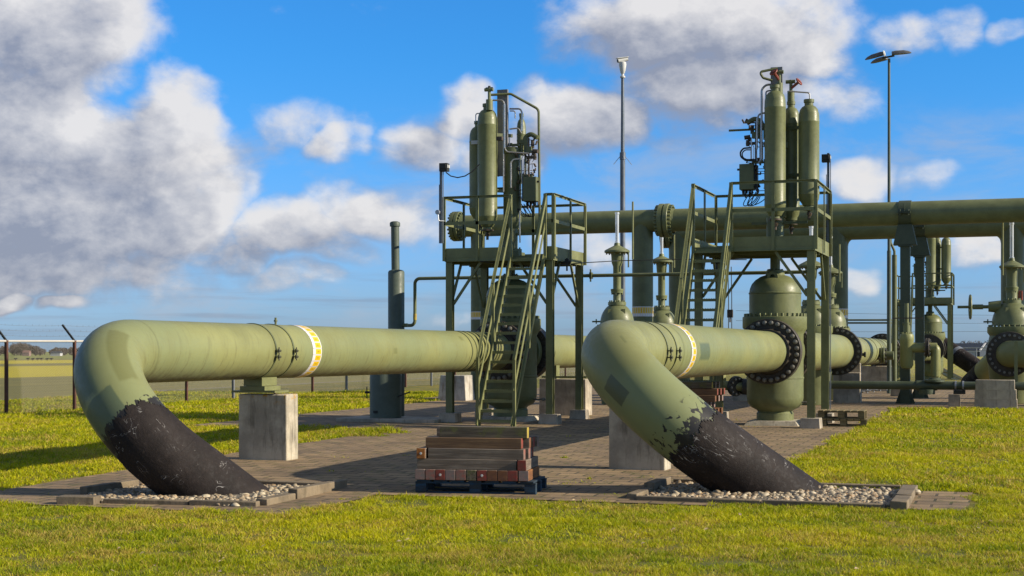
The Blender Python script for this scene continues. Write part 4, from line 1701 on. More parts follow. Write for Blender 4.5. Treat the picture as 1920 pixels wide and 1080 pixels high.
LT = (-13.28, -10.57, 33.9, 36.55)
RT = (-7.15, -4.43, 33.9, 36.55)
ptA = platform(*LT, 0.0, -11.56, -10.76, 31.5, 'green steel stair tower nearer the fence, with steep stairs facing the timber stack', False)
ptB = platform(*RT, .10, -7.13, -6.33, 31.5, 'green steel stair tower over the sunlit valve, between the two header drops', True)
for (T_, nm) in ((LT, 'the stair tower nearer the fence'), (RT, 'the stair tower over the sunlit valve')):
    for (xx, yy, w_) in [(T_[0] + .08, T_[2] + .09, 'front leg on the fence side of '), (T_[1] - .08, T_[2] + .09, 'front leg on the lawn side of '), (T_[0] + .08, T_[3] - .09, 'rear leg on the fence side of '), (T_[1] - .08, T_[3] - .09, 'rear leg on the lawn side of ')]:
        footing(xx, yy, 'concrete footing, ' + w_ + nm, w=.46 if 'rear' not in w_ else .42)


# ------------------------------------------------------------------ actuators: three gas bottles, grey channel, control gear
def bottle(mb, x, y, zb, zt, r):
    h = zt - zb
    mb.lathe([(.06, zb - .16), (.11, zb - .15), (.11, zb - .05), (.14, zb - .04), (r * .72, zb + .02), (r * .93, zb + .09), (r, zb + .20), (r + .004, zb + .21), (r + .004, zb + .225), (r, zb + .235),
              (r, zt - .42), (r + .004, zt - .41), (r + .004, zt - .395), (r, zt - .385), (r * .97, zt - .22), (r * .86, zt - .12), (r * .66, zt - .055), (.42 * r, zt - .02), (.42 * r, zt + .04), (.50 * r, zt + .05), (.50 * r, zt + .12), (.2 * r, zt + .125)], (x, y, 0), n=40)
    return mb


def handwheel(mb, p, axis, r, t=.012, spokes=4):
    ax = Vector(axis).normalized()
    a = Vector((0, 0, 1)) if abs(ax.z) < .8 else Vector((1, 0, 0))
    sx = (a - ax * a.dot(ax)).normalized()
    sy = ax.cross(sx)
    p = Vector(p)
    pts = [p + (sx * math.cos(k * math.pi / 10) + sy * math.sin(k * math.pi / 10)) * r for k in range(21)]
    mb.tube(pts, t, 6, caps=False)
    for k in range(spokes):
        b = 2 * math.pi * k / spokes
        mb.cyl(p, p + (sx * math.cos(b) + sy * math.sin(b)) * r, t * .8, n=6)
    mb.cyl(p - ax * .03, p + ax * .03, t * 2.2, n=8)
    return mb


def control_gear(o, sg, rnd, parent):
    """a cluster of small valves, blocks, filters and tube ends standing on a bracket"""
    x, y, z = o
    mb = MB()
    mb.box((x, y, z + .78), (.10, .10, .40))
    mb.box((x + sg * .10, y - .05, z + .66), (.13, .13, .15))
    mb.box((x - sg * .12, y, z + .88), (.14, .09, .09))
    mb.cyl((x - sg * .12, y, z + .55), (x - sg * .12, y, z + .84), .035, n=10)
    mb.box((x - sg * .28, y, z + .80), (.20, .07, .06))
    mb.box((x + sg * .04, y - .03, z + .03), (.26, .10, .07))
    mb.box((x - sg * .14, y, z - .02), (.07, .09, .22))
    mb.bar((x - sg * .02, y - .02, z - .05), (x - sg * .02, y - .02, z + .70), .04, .04)
    mb.bar((x - sg * .14, y, z + .02), (x + sg * .02, y - .02, z + .02), .03, .03)
    mb.build('control_block', M['olive_dark'], parent)
    mb = MB()
    mb.cyl((x + sg * .05, y - .12, z + .46), (x + sg * .30, y - .12, z + .46), .036, n=10)
    mb.cyl((x + sg * .26, y - .12, z + .40), (x + sg * .26, y - .12, z + .54), .042, n=10)
    mb.cyl((x + sg * .17, y - .02, z + .70), (x + sg * .17, y - .02, z + .90), .045, n=10)
    mb.cyl((x + sg * .20, y - .10, z + .62), (x + sg * .34, y - .12, z + .60), .05, n=10)
    mb.box((x + sg * .22, y - .08, z + .56), (.08, .09, .09))
    hub = (x + sg * .08, y - .05, z + .45)
    mb.cyl((x + sg * .08, y - .05, z - .1), (x + sg * .08, y - .05, z + .95), .022, n=8)
    for k in range(34):
        px, py, pz = x + rnd.uniform(-.26, .36) * sg, y + rnd.uniform(-.15, .08), z + rnd.choice((rnd.uniform(.30, .98), rnd.uniform(-.14, .16), rnd.uniform(-.7, -.1)))
        mb.cyl((hub[0], hub[1], pz), (px, py, pz), .009, n=5)
        mb.cyl((px, py, pz), (px + rnd.uniform(-.05, .05), py + rnd.uniform(-.04, .04), pz + rnd.choice((-.08, .09, .06))), rnd.uniform(.016, .036), n=8)
    mb.build('control_valve', M['brown_metal'], parent)
    mb = MB()
    for k in range(6):
        px = x + sg * (-.16 + .07 * k)
        mb.tube(bent([(px, y - .06 - .01 * k, z + .04), (px, y - .06 - .01 * k, z + .50 - .03 * k), (px + sg * .05, y - .05, z + .58 - .03 * k)], .04), .009, 6)
    mb.tube(bent([(x - sg * .16, y, z - .1), (x - sg * .16, y, z - .45), (x - sg * .10, y, z - .6)], .06), .012, 6)
    mb.tube(bent([(x - sg * .44, y, z + 1.0), (x - sg * .44, y, z - .9)], .06), .014, 6)
    mb.tube(bent([(x - sg * .38, y, z + .7), (x - sg * .38, y, z - .7), (x - sg * .25, y, z - .75)], .06), .012, 6)
    mb.build('stainless_tube', M['stainless'], parent)


def actuator(x, y, dz, sg, bottles, label, plate, colm, top_specs):
    """sg: +1 puts the control gear on the lawn side, -1 on the fence side"""
    rnd = random.Random(5 if sg > 0 else 9)
    zd = 4.09 + dz
    th = empty('valve_actuator', (x, y, zd), label, 'valve actuator', 'gas-bottle actuators on the stair towers')
    o = MB()
    o.box((x, y, zd + .09), (.62, .52, .16))
    o.cyl((x, y, zd + .1), (x, y, zd + .75), .20, n=28)
    o.lathe([(.30, zd + .18), (.30, zd + .25), (.2, zd + .26)], (x, y, 0), n=24)
    o.bolts((x, y, zd + .25), (0, 0, 1), .26, 10, .022, .04)
    cx_, cy_, cr, cz = colm
    o.lathe([(.16, zd + .75), (cr, zd + .95), (cr, cz - .15), (cr + .03, cz - .14), (cr + .03, cz), (cr * .6, cz + .03)], (x + cx_, y + cy_, 0), n=36)
    o.build('drive_column', M['olive_dark'], th)
    for (bx, by, zb, zt, r) in bottles:
        b = bottle(MB(), x + bx, y + by, zb, zt, r).build('gas_bottle', M['olive'], th)
        n_ = MB()
        n_.cyl((x + bx, y + by, zb - .36), (x + bx, y + by, zb - .14), .035, n=8)
        n_.cyl((x + bx, y + by, zb - .26), (x + bx + .02, y + by - .01, zb - .20), .06, n=8)
        n_.lathe([(.15, zb - .145), (.15, zb - .105), (.1, zb - .10)], (x + bx, y + by, 0), n=16)
        n_.build('drain_valve', M['brown_metal'], b)
    # the plate and brackets that carry them
    px, py, pz0, pz1, pw = plate
    p_ = MB()
    p_.box((x + px, y + py, (pz0 + pz1) / 2), (pw, .02, pz1 - pz0))
    for s_ in (-1, 1):
        p_.box((x + px + s_ * (pw / 2 - .011), y + py + .046, (pz0 + pz1) / 2), (.02, .07, pz1 - pz0))
    p_.build('mounting_channel', M['grey_plate'], th)
    br = MB()
    for (bx, by, zb, zt, r) in bottles:
        for f in (.30, .78):
            z = zb + (zt - zb) * f
            MB().bar((x + bx, y + by, z), (x + cx_, y + cy_, z), .05, .08).build('bracket', M['olive_dark'], th)
    br.bar((x - .55, y, zd + .62), (x + .75, y, zd + .62), .06, .06)
    br.build('cross_bar', M['olive_dark'], th)
    cxo = x + (.44 if sg > 0 else -.36)
    control_gear((cxo, y - .02, 6.12 + dz), sg, rnd, th)
    hn = MB()
    zc = 7.05 + dz
    hn.tube(bent([(cxo - sg * .06, y, zc - .15), (cxo - sg * .04, y, zc + .06), (cxo + sg * .12, y - .02, zc + .13), (cxo + sg * .30, y - .04, zc + .02)], .12), .058, 10)
    if sg < 0:
        hn.cyl((cxo - .72, y - .05, 6.92 + dz), (cxo + .2, y - .05, 6.92 + dz), .026, n=8)
    hn.build('pilot_head', M['olive_dark'], th)
    cab = MB()
    cbx = .58 if sg > 0 else -.64
    cz0 = 5.50 + dz
    cab.box((x + cbx, y - .05, cz0 + .30), (.34, .30, .60))
    cb = cab.build('control_cabinet', M['olive_dark'], th, bevel=.008)
    cd = MB()
    cd.cyl((x + cbx + sg * .17, y - .12, cz0 + .48), (x + cbx + sg * .23, y - .12, cz0 + .48), .025, n=8)
    cd.build('lock', M['dark'], cb)
    cd = MB()
    cd.box((x + cbx, y - .05, cz0 - .004), (.30, .22, .012))
    for k in range(7):
        cd.cyl((x + cbx + sg * (-.10 + .035 * k), y - .05 + rnd.uniform(-.08, .08), cz0 - rnd.uniform(.06, .2)), (x + cbx + sg * (-.12 + .04 * k), y - .05, cz0 + .01), .018, n=6)
    cd.build('cable_gland', M['dark'], cb)
    MB().box((x + cbx - sg * .21, y, cz0 + .30), (.05, .16, .56)).build('cabinet_mount', M['dark'], cb)
    lp = MB()
    for k in range(4):
        a = rnd.uniform(.1, .25)
        pts = [Vector((x + cbx + sg * (-.26 + .06 * k), y - .05, cz0 - .05)) + Vector((sg * a * math.sin(t * 2.6), 0, -.28 * math.sin(t * 1.9) - .05 * t)) for t in np.linspace(0, 1.6, 14)]
        lp.tube(pts, .011, 6)
    lp.build('hose', M['rubber'], th)
    for nm, mt, pts, r, R in top_specs:
        t = MB()
        t.tube(bent([Vector(p) for p in pts], R), r, 8)
        t.build(nm, M[mt], th)
    return th


def rel(x, y, L, dy=0.0):
    """tube points given as columns and rows of the photograph at the actuator's own distance"""
    Z = depth(x, y) + dy
    return [tuple(W(u, v, Z)) for (u, v) in L]


xa, ya = X1 - .02, YV
top_left = [
    ('stainless_tube', 'stainless', rel(xa, ya, [(918, 188), (943, 188), (946, 196), (946, 277), (950, 285), (992, 288)], -.35), .022, .12),
    ('stainless_tube', 'stainless', rel(xa, ya, [(944, 196), (944, 360)], -.33), .018, .1),
    ('vent_tube', 'olive_dark', rel(xa, ya, [(918, 178), (958, 176), (990, 194), (1010, 205), (1012, 420)], -.2), .032, .15),
    ('stainless_tube', 'stainless', rel(xa, ya, [(955, 204), (976, 204), (979, 212), (978, 246)], -.1), .022, .12),
    ('stainless_tube', 'stainless', rel(xa, ya, [(955, 242), (972, 240), (978, 250)], -.1), .02, .1),
    ('stainless_tube', 'stainless', rel(xa, ya, [(958, 352), (958, 305), (962, 299), (975, 298)], -.3), .022, .1),
    ('stainless_tube', 'stainless', rel(xa, ya, [(892, 228), (892, 213), (905, 212)], 0), .014, .05),
    ('stainless_tube', 'stainless', rel(xa, ya, [(956, 208), (966, 208), (966, 222)], .1), .016, .05),
    ('stainless_tube', 'stainless', rel(xa, ya, [(977, 300), (979, 345)], -.2), .016, .05),
    ('stainless_tube', 'stainless', rel(xa, ya, [(983, 298), (983, 330)], -.2), .018, .05),
    ('stainless_tube', 'stainless', rel(xa, ya, [(975, 395), (974, 412), (975, 455)], -.3), .02, .05),
]
acA = actuator(xa, ya, 0.0, 1, [(-.46, -.36, 4.92, 7.80, .245), (-.84, .05, 5.17, 7.45, .235)],
               'cluster of tall olive gas bottles and grey channel on the stair tower nearer the fence',
               (-.16, -.10, 6.15, 8.30, .27), (.04, .08, .225, 6.85), top_left)
xb, yb_ = X2, YV
top_right = [
    ('vent_tube', 'olive_dark', rel(xb, yb_, [(1458, 128), (1424, 135), (1431, 146), (1448, 151)], -.2), .03, .05),
    ('stainless_tube', 'stainless', rel(xb, yb_, [(1458, 158), (1436, 159), (1428, 168), (1428, 300), (1422, 306)], -.3), .026, .15),
    ('stainless_tube', 'stainless', rel(xb, yb_, [(1450, 169), (1436, 171), (1435, 245)], -.25), .018, .06),
    ('stainless_tube', 'stainless', rel(xb, yb_, [(1440, 211), (1424, 213), (1420, 222), (1419, 280)], -.3), .022, .12),
    ('stainless_tube', 'stainless', rel(xb, yb_, [(1478, 171), (1518, 174), (1519, 192)], 0), .018, .05),
    ('hydraulic_hose', 'dark', rel(xb, yb_, [(1408, 277), (1394, 278), (1388, 285), (1389, 294), (1398, 301), (1418, 302)], -.2), .02, .10),
    ('hydraulic_hose', 'dark', rel(xb, yb_, [(1408, 281), (1397, 281), (1391, 287), (1393, 296), (1400, 299), (1418, 299)], -.18), .014, .10),
    ('stainless_tube', 'stainless', rel(xb, yb_, [(1409, 262), (1409, 298)], -.3), .014, .1),
    ('stainless_tube', 'stainless', rel(xb, yb_, [(1436, 245), (1434, 352)], -.25), .02, .06),
]
acB = actuator(xb, yb_, .10, -1, [(.06, -.38, 4.98, 7.85, .245), (.34, .22, 4.92, 7.55, .20), (.80, -.12, 5.22, 7.52, .24)],
               'cluster of three tall olive gas bottles on the stair tower over the sunlit valve',
               (.04, -.05, 6.2, 8.45, .27), (.10, .10, .20, 6.70), top_right)
# bottle-top valves with their handwheels
for (th, spec) in ((acA, [(917.5, 207, 165, -.36, 'dark')]), (acB, [(1461, 178, 132, -.38, 'red_metal'), (1483, 190, 150, .22, 'red_metal')])):
    for (u, v0, v1, dd, hm) in spec:
        Z = depth(th.location.x, th.location.y) + dd
        a, b = W(u, v0, Z), W(u, v1, Z)
        t = MB()
        t.cyl(a, a + (b - a) * .48, .085, n=16)
        t.cyl(a + (b - a) * .45, b, .04, n=10)
        t.cyl(b - Vector((.12, 0, .04)), b + Vector((.10, 0, -.04)), .045, n=8)
        t.build('bottle_valve', M['olive'], th)
        hw = MB()
        if hm == 'dark':
            hw.cyl(b - Vector((.09, 0, 0)), b + Vector((.09, 0, 0)), .02, n=6)
            hw.cyl(b, b + Vector((0, 0, .05)), .035, n=8)
        else:
            c0 = a + (b - a) * .6
            ax = Vector((-.35, -.5, .55)) if u < 1470 else Vector((.7, -.2, .5))
            ax.normalize()
            hw.cyl(c0, c0 + ax * .25, .035, n=8)
            handwheel(hw, c0 + ax * .25, ax, .085, .02, 5)
        hw.build('handwheel', M[hm], th)
# grey bracket box and tags on the fence-side actuator
t = MB()
Z = depth(xa, ya) - .62
t.box(W(937, 260, Z), (.14, .12, .09))
t.build('junction_box', M['brown_metal'], acA)
t = MB()
Zt = depth(xa - .84, ya) - .30
t.box(W(891, 267, Zt), (.20, .05, .09))
t.build('name_plate', M['white_paint'], acA)
bt = bottle(MB(), xa + .22, ya + .25, 6.85, 7.62, .115).build('pressure_vessel', M['olive'], acA)

# galvanised cable posts with boxes
def cable_post(u, Zd, v0, v1, box_u, box_v, label, base_z=None):
    x, y = at(u, Zd)
    zb = hz(v1, Zd) if base_z is None else base_z
    th = empty('cable_post', (x, y, zb), label, 'cable post')
    p = MB()
    p.bar((x, y, zb), (x, y, hz(v0, Zd)), .055, .045)
    p.cyl((x + .055, y, zb), (x + .055, y, hz(v0 + 14, Zd)), .010, n=8)
    p.cyl((x - .045, y, zb), (x - .045, y, hz(v0 + 40, Zd)), .008, n=8)
    p.build('post', M['mast_grey'] if base_z else M['galv'], th)
    b = MB()
    c = W(box_u, box_v, Zd - .1)
    b.box(c, (.20, .16, .19))
    b.box(c + Vector((0, -.085, .02)), (.15, .012, .11))
    bo = b.build('lamp_box', M['dark'], th, bevel=.006)
    l_ = MB()
    for s_ in (-.045, .045):
        l_.box(c + Vector((.105, s_, .02)), (.012, .055, .07))
    l_.build('lens', M['white_paint'], bo)
    return th


cable_post(827, 34.9, 306, 457, 833, 314, 'short galvanised cable post with lamp box on the platform corner nearer the fence', 4.32)
cable_post(1553, 36.4, 287, 793, 1549, 297, 'tall galvanised cable post with dark box behind the wooden pallets', gz(36))
cb = MB()
pts = [W(u, v, 35.6) for (u, v) in [(836, 323), (845, 330), (858, 333), (872, 330), (885, 322), (899, 308)]]
cb.tube(pts, .014, 6)
tag(cb.build('cable', M['rubber']), 'black cable sagging from the lamp box to the gas bottles', 'cable')
# pressure gauge on the fence-side platform
gx_, gy_ = at(821, 34.6)
gg = MB()
p = W(821, 398, 34.8)
gg.lathe([(.05, -.03), (.055, .03), (0, .032)], p, (-.2, -1, 0), 16)
gg.tube(bent([p + Vector((0, 0, -.05)), p + Vector((.02, 0, -.2)), p + Vector((.12, .1, -.2))], .03), .012, 6)
tag(gg.build('pressure_gauge', M['galv'], loc=tuple(p)), 'small round pressure gauge at the platform corner nearer the fence', 'gauge')


# ------------------------------------------------------------------ the far third unit is the same kit again
Xc3, Z3 = (1744 - CX) * 77 / F_PX, 77
x3, y3 = Xc3 * CO - Z3 * SI, Xc3 * SI + Z3 * CO
off = (x3 - X2, y3 - YV, gz(y3) - gz(YV))
copy_tree(vB, off, label='distant domed valve under the third stair tower, seen between the header columns')
copy_tree(ptB, off, label='distant third stair tower seen beyond the header columns')
copy_tree(acB, off, label='distant gas-bottle actuator on the third stair tower')
copy_tree(pl2, off, label='concrete plinth under the distant third valve')
dp = straight_pipe(x3, y3 - 9, y3 - 1.1, PR, 'short far stretch of gas pipe leading into the distant third valve')
lp_ = empty('gas_pipe', (x3 + 3, y3 + 3, gz(y3)), 'far black-wrapped pipe leg slanting into the ground beside the distant third stair tower', 'gas pipe')
a, b = W(1745, 634, 80), W(1880, 722, 76)
MB().tube([a + (b - a) * t for t in np.linspace(0, 1.05, 10)], PR + .01, 40).build('bitumen_coating', M['coat'], lp_)
MB().tube([a - (b - a) * .02, a + (b - a) * .012], PR + .06, 40).build('pipe_body', M['sage'], lp_)
lb2 = MB()
lb2.tube([a + (b - a) * .36, a + (b - a) * .40], PR + .018, 40)
lb2.build('tape_band', M['galv'], lp_)
lq = empty('gas_pipe', (0, 72, .2), 'far green pipe leg with black end slanting behind the handwheel valve', 'gas pipe')
a, b = W(1905, 640, 66), W(1838, 706, 70)
MB().tube(bent([a - (b - a) * .9 + Vector((9, 3, 0)), a - (b - a) * .9, a + (b - a) * .86], 1.6, 10), PR + .08, 40).build('pipe_body', M['sage'], lq)
MB().tube([a + (b - a) * .84, a + (b - a) * 1.25], PR + .09, 40).build('bitumen_coating', M['coat'], lq)
yp = MB()
for k in range(2):
    a, b = W(1770, 694 + 6 * k, 88), W(1806 - 6 * k, 712 + 4 * k, 84)
    yp.tube([a, b], .13, 12)
tag(yp.build('yellow_pipe', paint('yellow_pipe_paint', (.42, .30, .04), .1, 3, .5)), 'pair of thin yellowish pipes slanting into the grass beyond the third tower', 'pipe')
# ------------------------------------------------------------------ gate valves of the second row
def gate_valve(x, y, zcap, label, dome=.53, stem=.125, cap=.40, wheel=False, top=.95, side=1, fr=.60):
    z = gz(y)
    th = empty('gate_valve', (x, y, z), label, 'valve', 'gate valves of the second row')
    o = (x, y, 0)
    b = MB()
    b.lathe([(dome * .9, z + .02), (dome * 1.05, .6), (dome * 1.22, 1.4), (dome * 1.22, 2.0), (dome * 1.12, 2.3), (fr + .06, 2.40), (fr + .06, 2.58), (.3, 2.585)], o, n=40)
    b.bolts((x, y, 2.58), (0, 0, 1), fr, 26, .03, .06)
    b.build('valve_body', M['olive'], th)
    d = MB()
    zb, h = 2.62, .62 * dome / .53
    prof = [(dome + .01, zb), (dome, zb + .06)]
    for k in range(1, 9):
        a = k / 8 * 1.08
        prof.append((dome * math.cos(a), zb + .06 + h * math.sin(a) / math.sin(1.08) * .92))
    zn = prof[-1][1]
    prof += [(.285, zn), (.285, zn + .10), (stem, zn + .105)]
    d.lathe(prof, o, n=40)
    d.bolts((x, y, zn + .10), (0, 0, 1), .235, 12, .026, .05)
    bo = d.build('bonnet', M['olive'], th)
    l_ = MB()
    for (ax, ay) in ((-.15, -dome * .72), (dome * .55, -dome * .55)):
        l_.box((x + ax, y + ay, zb + h * .70), (.09, .10, .14), rz=.3)
    l_.cyl((x - dome - .25, y - .1, zb + .12), (x - dome * .8, y - .1, zb + .12), .025, n=8)
    l_.cyl((x - dome - .12, y - .1, zb + .05), (x - dome - .12, y - .1, zb + .2), .02, n=6)
    l_.build('lifting_lug', M['olive_dark'], bo)
    s = MB()
    zs = zn + .1
    s.lathe([(stem, zs), (stem + .01, zs + .02), (stem, zs + .05), (stem, zs + .28), (.19, zs + .285), (.19, zs + .34), (.20, zs + .36), (.20, zs + .41), (stem, zs + .415), (stem, zcap - .52), (.17, zcap - .40), (.185, zcap - .18), (.2, zcap - .10)], o, n=28)
    s.bolts((x, y, zs + .285), (0, 0, -1), .165, 8, .022, .05)
    s.build('stem_column', M['olive'], th)
    c = MB()
    c.lathe([(.19, zcap - .10), (cap - .05, zcap - .10), (cap, zcap - .07), (cap, zcap - .02), (cap * .8, zcap + .03), (cap * .45, zcap + .10), (.10, zcap + .14), (.085, zcap + .22), (.06, zcap + .23)], o, n=36)
    c.bolts((x, y, zcap - .10), (0, 0, -1), cap - .06, 12, .022, .035)
    cp = c.build('gear_cap', M['olive'], th)
    hd = MB()
    hd.cyl((x + side * (cap - .02), y - .05, zcap - .55), (x + side * (cap - .02), y - .05, zcap - .02), .025, n=8)
    hd.cyl((x + side * (cap - .02), y - .05, zcap - .04), (x + side * (cap - .02), y - .05, zcap + 1.05), .03, n=8) if False else None
    hd.build('crank_rod', M['olive_dark'], cp)
    i = MB()
    i.lathe([(.075, zcap + .20), (.075, zcap + .26), (.058, zcap + .27), (.058, zcap + .24 + top * .92), (.07, zcap + .24 + top * .93), (.07, zcap + .24 + top)], o, n=20)
    i.build('indicator_tube', M['glassy'], th)
    i = MB()
    i.cyl((x, y, zcap + .22), (x, y, zcap + .22 + top * .62), .022, n=8)
    i.build('indicator_rod', M['dark'], th)
    return th


def glassy():
    m_, k, b = new_mat('clear_plastic_tube')
    b.inputs['Base Color'].default_value = (.72, .76, .80, 1)
    b.inputs['Roughness'].default_value = .15
    tr = k.new('ShaderNodeBsdfTransparent')
    mx = k.new('ShaderNodeMixShader')
    mx.inputs[0].default_value = .55
    out = [n for n in k.nt.nodes if n.type == 'OUTPUT_MATERIAL'][0]
    k.nt.links.new(tr.outputs[0], mx.inputs[1])
    k.nt.links.new(b.outputs[0], mx.inputs[2])
    k.nt.links.new(mx.outputs[0], out.inputs[0])
    return m_


M['glassy'] = glassy()
x, y = at(1157, 47.0)
gate_valve(x, y, 4.98, 'olive gate valve with mushroom cap, standing clear against the sky before the mast')
x, y = at(1240.5, 52.3)
gate_valve(x, y, 4.98, 'olive gate valve with mushroom cap between the labelled drop pipe and the stairs')
x, y = at(1521, 46.5)
gate_valve(x, y, 4.50, 'olive gate valve half hidden behind the front leg of the sunlit stair tower')
x, y = at(1557, 50.6)
gate_valve(x, y, 4.50, 'olive gate valve half hidden behind the galvanised cable post')
xh, yh = at(1897, 47.3)
hv = gate_valve(xh, yh, 4.52, 'big olive valve with side handwheel above the stacked concrete blocks', dome=.60, stem=.17, cap=.38, top=1.12, fr=.68)
zw = hz(575, 47.3)
g1 = MB()
g1.lathe([(.10, .62), (.20, .64), (.27, .75), (.27, .95), (.24, 1.0)], (xh + 1.28, yh, zw), (-1, 0, 0), 20) if False else None
g1.cyl((xh - .70, yh - .1, zw), (xh - .32, yh - .1, zw), .16, .20, n=20)
g1.cyl((xh - 1.06, yh - .1, zw), (xh - .66, yh - .1, zw), .055, n=12)
g1.cyl((xh - 1.18, yh - .1, zw), (xh - .86, yh - .1, zw), .08, n=12)
g1.cyl((xh - 1.64, yh - .1, zw), (xh - 1.16, yh - .1, zw), .045, n=10)
g1.build('gearbox', M['olive'], hv)
h1 = MB()
handwheel(h1, (xh - 1.25, yh - .1, zw), (1, .12, 0), .37, .032, 4)
h1.build('handwheel', M['steel_green'], hv)
rb = MB()
for k in range(3):
    rb.cyl((xh + .16 + .07 * k, yh + .1, 3.42), (xh + .16 + .07 * k, yh + .1, 3.72), .03, n=8)
rb.build('relief_valve', M['red_metal'], hv)
# the flange and bend in front of the handwheel valve
ef = empty('pipe_elbow', (xh, yh - 1.1, gz(yh)), 'short olive pipe with dark bolted flange leaving the handwheel valve out of frame', 'pipe')
xo, zo = ony(yh - .8, 1893), 1.72
flange_pair((xo, yh - .85, zo), (0, 1, 0), .70, .45, 24, bolt=.045, bl=.07).build('flange', [M['flange'], M['bolt']], ef)
MB().tube([(xo, yh - .7, zo)] + arc((xo, yh - .9, zo), (0, -1, 0), (1, 0, 0), .55, 12) + [(xo + 9, yh - 1.45, zo)], .41, 40).build('pipe_body', M['sage'], ef)
bp = MB()
bp.hbeam((ony(yh - 2.1, 1905), yh - 2.1, .12), (ony(yh - 2.1, 1905), yh - 2.1, 2.1), .10, .10, .012)
tag(bp.build('steel_post', M['steel_green'], loc=(ony(yh - 2.1, 1905), yh - 2.1, .12)), 'slim green steel post beside the stacked concrete blocks', 'post')

# ------------------------------------------------------------------ overhead header pipes
ZHD, YH1, YH2, RH = 6.16, 48.8, 54.0, .375


def drop(x, y, r, ztop, label_z=None, parent=None, bend=None):
    b = MB()
    b.cyl((x, y, .1), (x, y, ztop), r, n=40)
    o = b.build('drop_leg', M['olive_dark'], parent, smooth=40)
    if label_z:
        n = 48
        vs_, fs_, uv_ = [], [], []
        for zz in label_z:
            for k in range(n):
                a = 2 * math.pi * k / n
                vs_.append((x + math.sin(a) * (r + .004), y - math.cos(a) * (r + .004), zz))
        for k in range(n):
            k2 = (k + 1) % n
            fs_.append((k, k2, n + k2, n + k))
            uv_.append(((0, k / n), (0, (k + 1) / n), (1, (k + 1) / n), (1, k / n)))
        lb = MB()
        lb.add(vs_, fs_, 0, uv_)
        lb.build('label_band', M['label'], o)
    return o


xl_ = ony(YH1, 858)
h1 = empty('header_pipe', (xl_, YH1, ZHD), 'upper front header pipe running overhead behind both stair towers', 'header pipe', 'overhead header pipes')
MB().tube([(x, YH1, ZHD) for x in np.linspace(xl_ + .2, 9, 30)], RH, 48).build('pipe_body', M['olive'], h1, smooth=40)
fl = MB()
fl.lathe([(RH, 0), (.50, 0), (.52, .02), (.52, .12), (RH + .05, .12), (RH, .30)], (xl_, YH1, ZHD), (1, 0, 0), 40)
fl.lathe([(0, -.16), (.50, -.16), (.52, -.14), (.52, -.015), (.3, -.015)], (xl_, YH1, ZHD), (1, 0, 0), 40)
fl.bolts((xl_ + .12, YH1, ZHD), (1, 0, 0), .45, 20, .035, .08)
fl.bolts((xl_ - .16, YH1, ZHD), (-1, 0, 0), .45, 20, .035, .06)
fl.build('blind_flange', M['olive_dark'], h1)
xf = ony(YH1, 1247)
f2 = MB()
f2.lathe([(RH, -.34), (RH + .05, -.17), (.55, -.17), (.56, -.16), (.56, -.03), (.45, -.03)], (xf, YH1, ZHD), (1, 0, 0), 48)
f2.lathe([(.45, .03), (.56, .03), (.56, .16), (.55, .17), (RH + .05, .17), (RH, .34)], (xf, YH1, ZHD), (1, 0, 0), 48)
f2.lathe([(.50, -.031), (.50, .031)], (xf, YH1, ZHD), (1, 0, 0), 40)
f2.bolts((xf + .17, YH1, ZHD), (1, 0, 0), .48, 24, .040, .11)
f2.bolts((xf - .17, YH1, ZHD), (-1, 0, 0), .48, 24, .040, .11)
f2.build('flange', M['olive'], h1)
drop(ony(YH1, 896), YH1, .245, ZHD, (hz(598, 51), hz(583, 51)), h1)
drop(ony(YH1, 1205), YH1, .35, ZHD, (hz(593.5, 50), hz(575, 50)), h1)
MB().tube([(ony(YH1, 985), YH1, ZHD + RH - .012), (9, YH1, ZHD + RH - .012)], .02, 6).build('weld_seam', M['olive'], h1) if False else None

h2 = empty('header_pipe', (-12, YH2, ZHD), 'lower-looking rear header pipe running parallel behind the front one', 'header pipe', 'overhead header pipes')
xl2 = ony(YH2, 1292)
MB().tube([(x, YH2, ZHD - .03) for x in np.linspace(xl2 - .3, 9, 24)], RH + .01, 48).build('pipe_body', M['olive'], h2, smooth=40)
f3 = MB()
f3.lathe([(0, -.7), (.53, -.7), (.53, -.55), (RH, -.54), (RH, -.2)], (xl2 - .1, YH2, ZHD - .03), (1, 0, 0), 40)
f3.lathe([(.4, -.9), (.53, -.9), (.53, -.73), (.4, -.72)], (xl2 - .1, YH2, ZHD - .03), (1, 0, 0), 40)
f3.bolts((xl2 - .65, YH2, ZHD - .03), (1, 0, 0), .46, 22, .035, .08)
f3.build('blind_flange', M['olive_dark'], h2)
for u, lz in ((1274, None), (1569, (hz(597, 53), hz(579, 53))), (1899, None)):
    xx = ony(YH2, u)
    drop(xx, YH2, .39, ZHD, lz, h2)
    # rounded tee saddle
    sd = MB()
    for s_ in (-1, 1):
        sd.tube(arc((xx + s_ * .62, YH2, ZHD - .19), (-s_, 0, 0), (0, 0, -1), .42, 8), .20, 16, caps=True)
    sd.build('tee_saddle', M['olive'], h2)

# thin rods hanging beside the drops
for (u, Z, v0, v1, lab) in [(1186.5, 48.2, 378, 486, 'thin vertical green rod beside the labelled drop pipe'), (1264, 51.5, 440, 502, 'thin vertical green rod behind the bolted header flange'),
                            (1574, 49.5, 458, 528, 'thin vertical green rod beside the rear drop near the sunlit tower'), (1880, 47.0, 416, 516, 'thin vertical green rod in front of the drop beside the handwheel valve')]:
    b = MB()
    a_, c_ = W(u, v0, Z), W(u, v1, Z)
    b.cyl(c_, a_, .032, n=8)
    tag(b.build('steel_rod', M['steel_green'], loc=tuple(c_)), lab, 'rod', 'thin rods by the drop pipes')


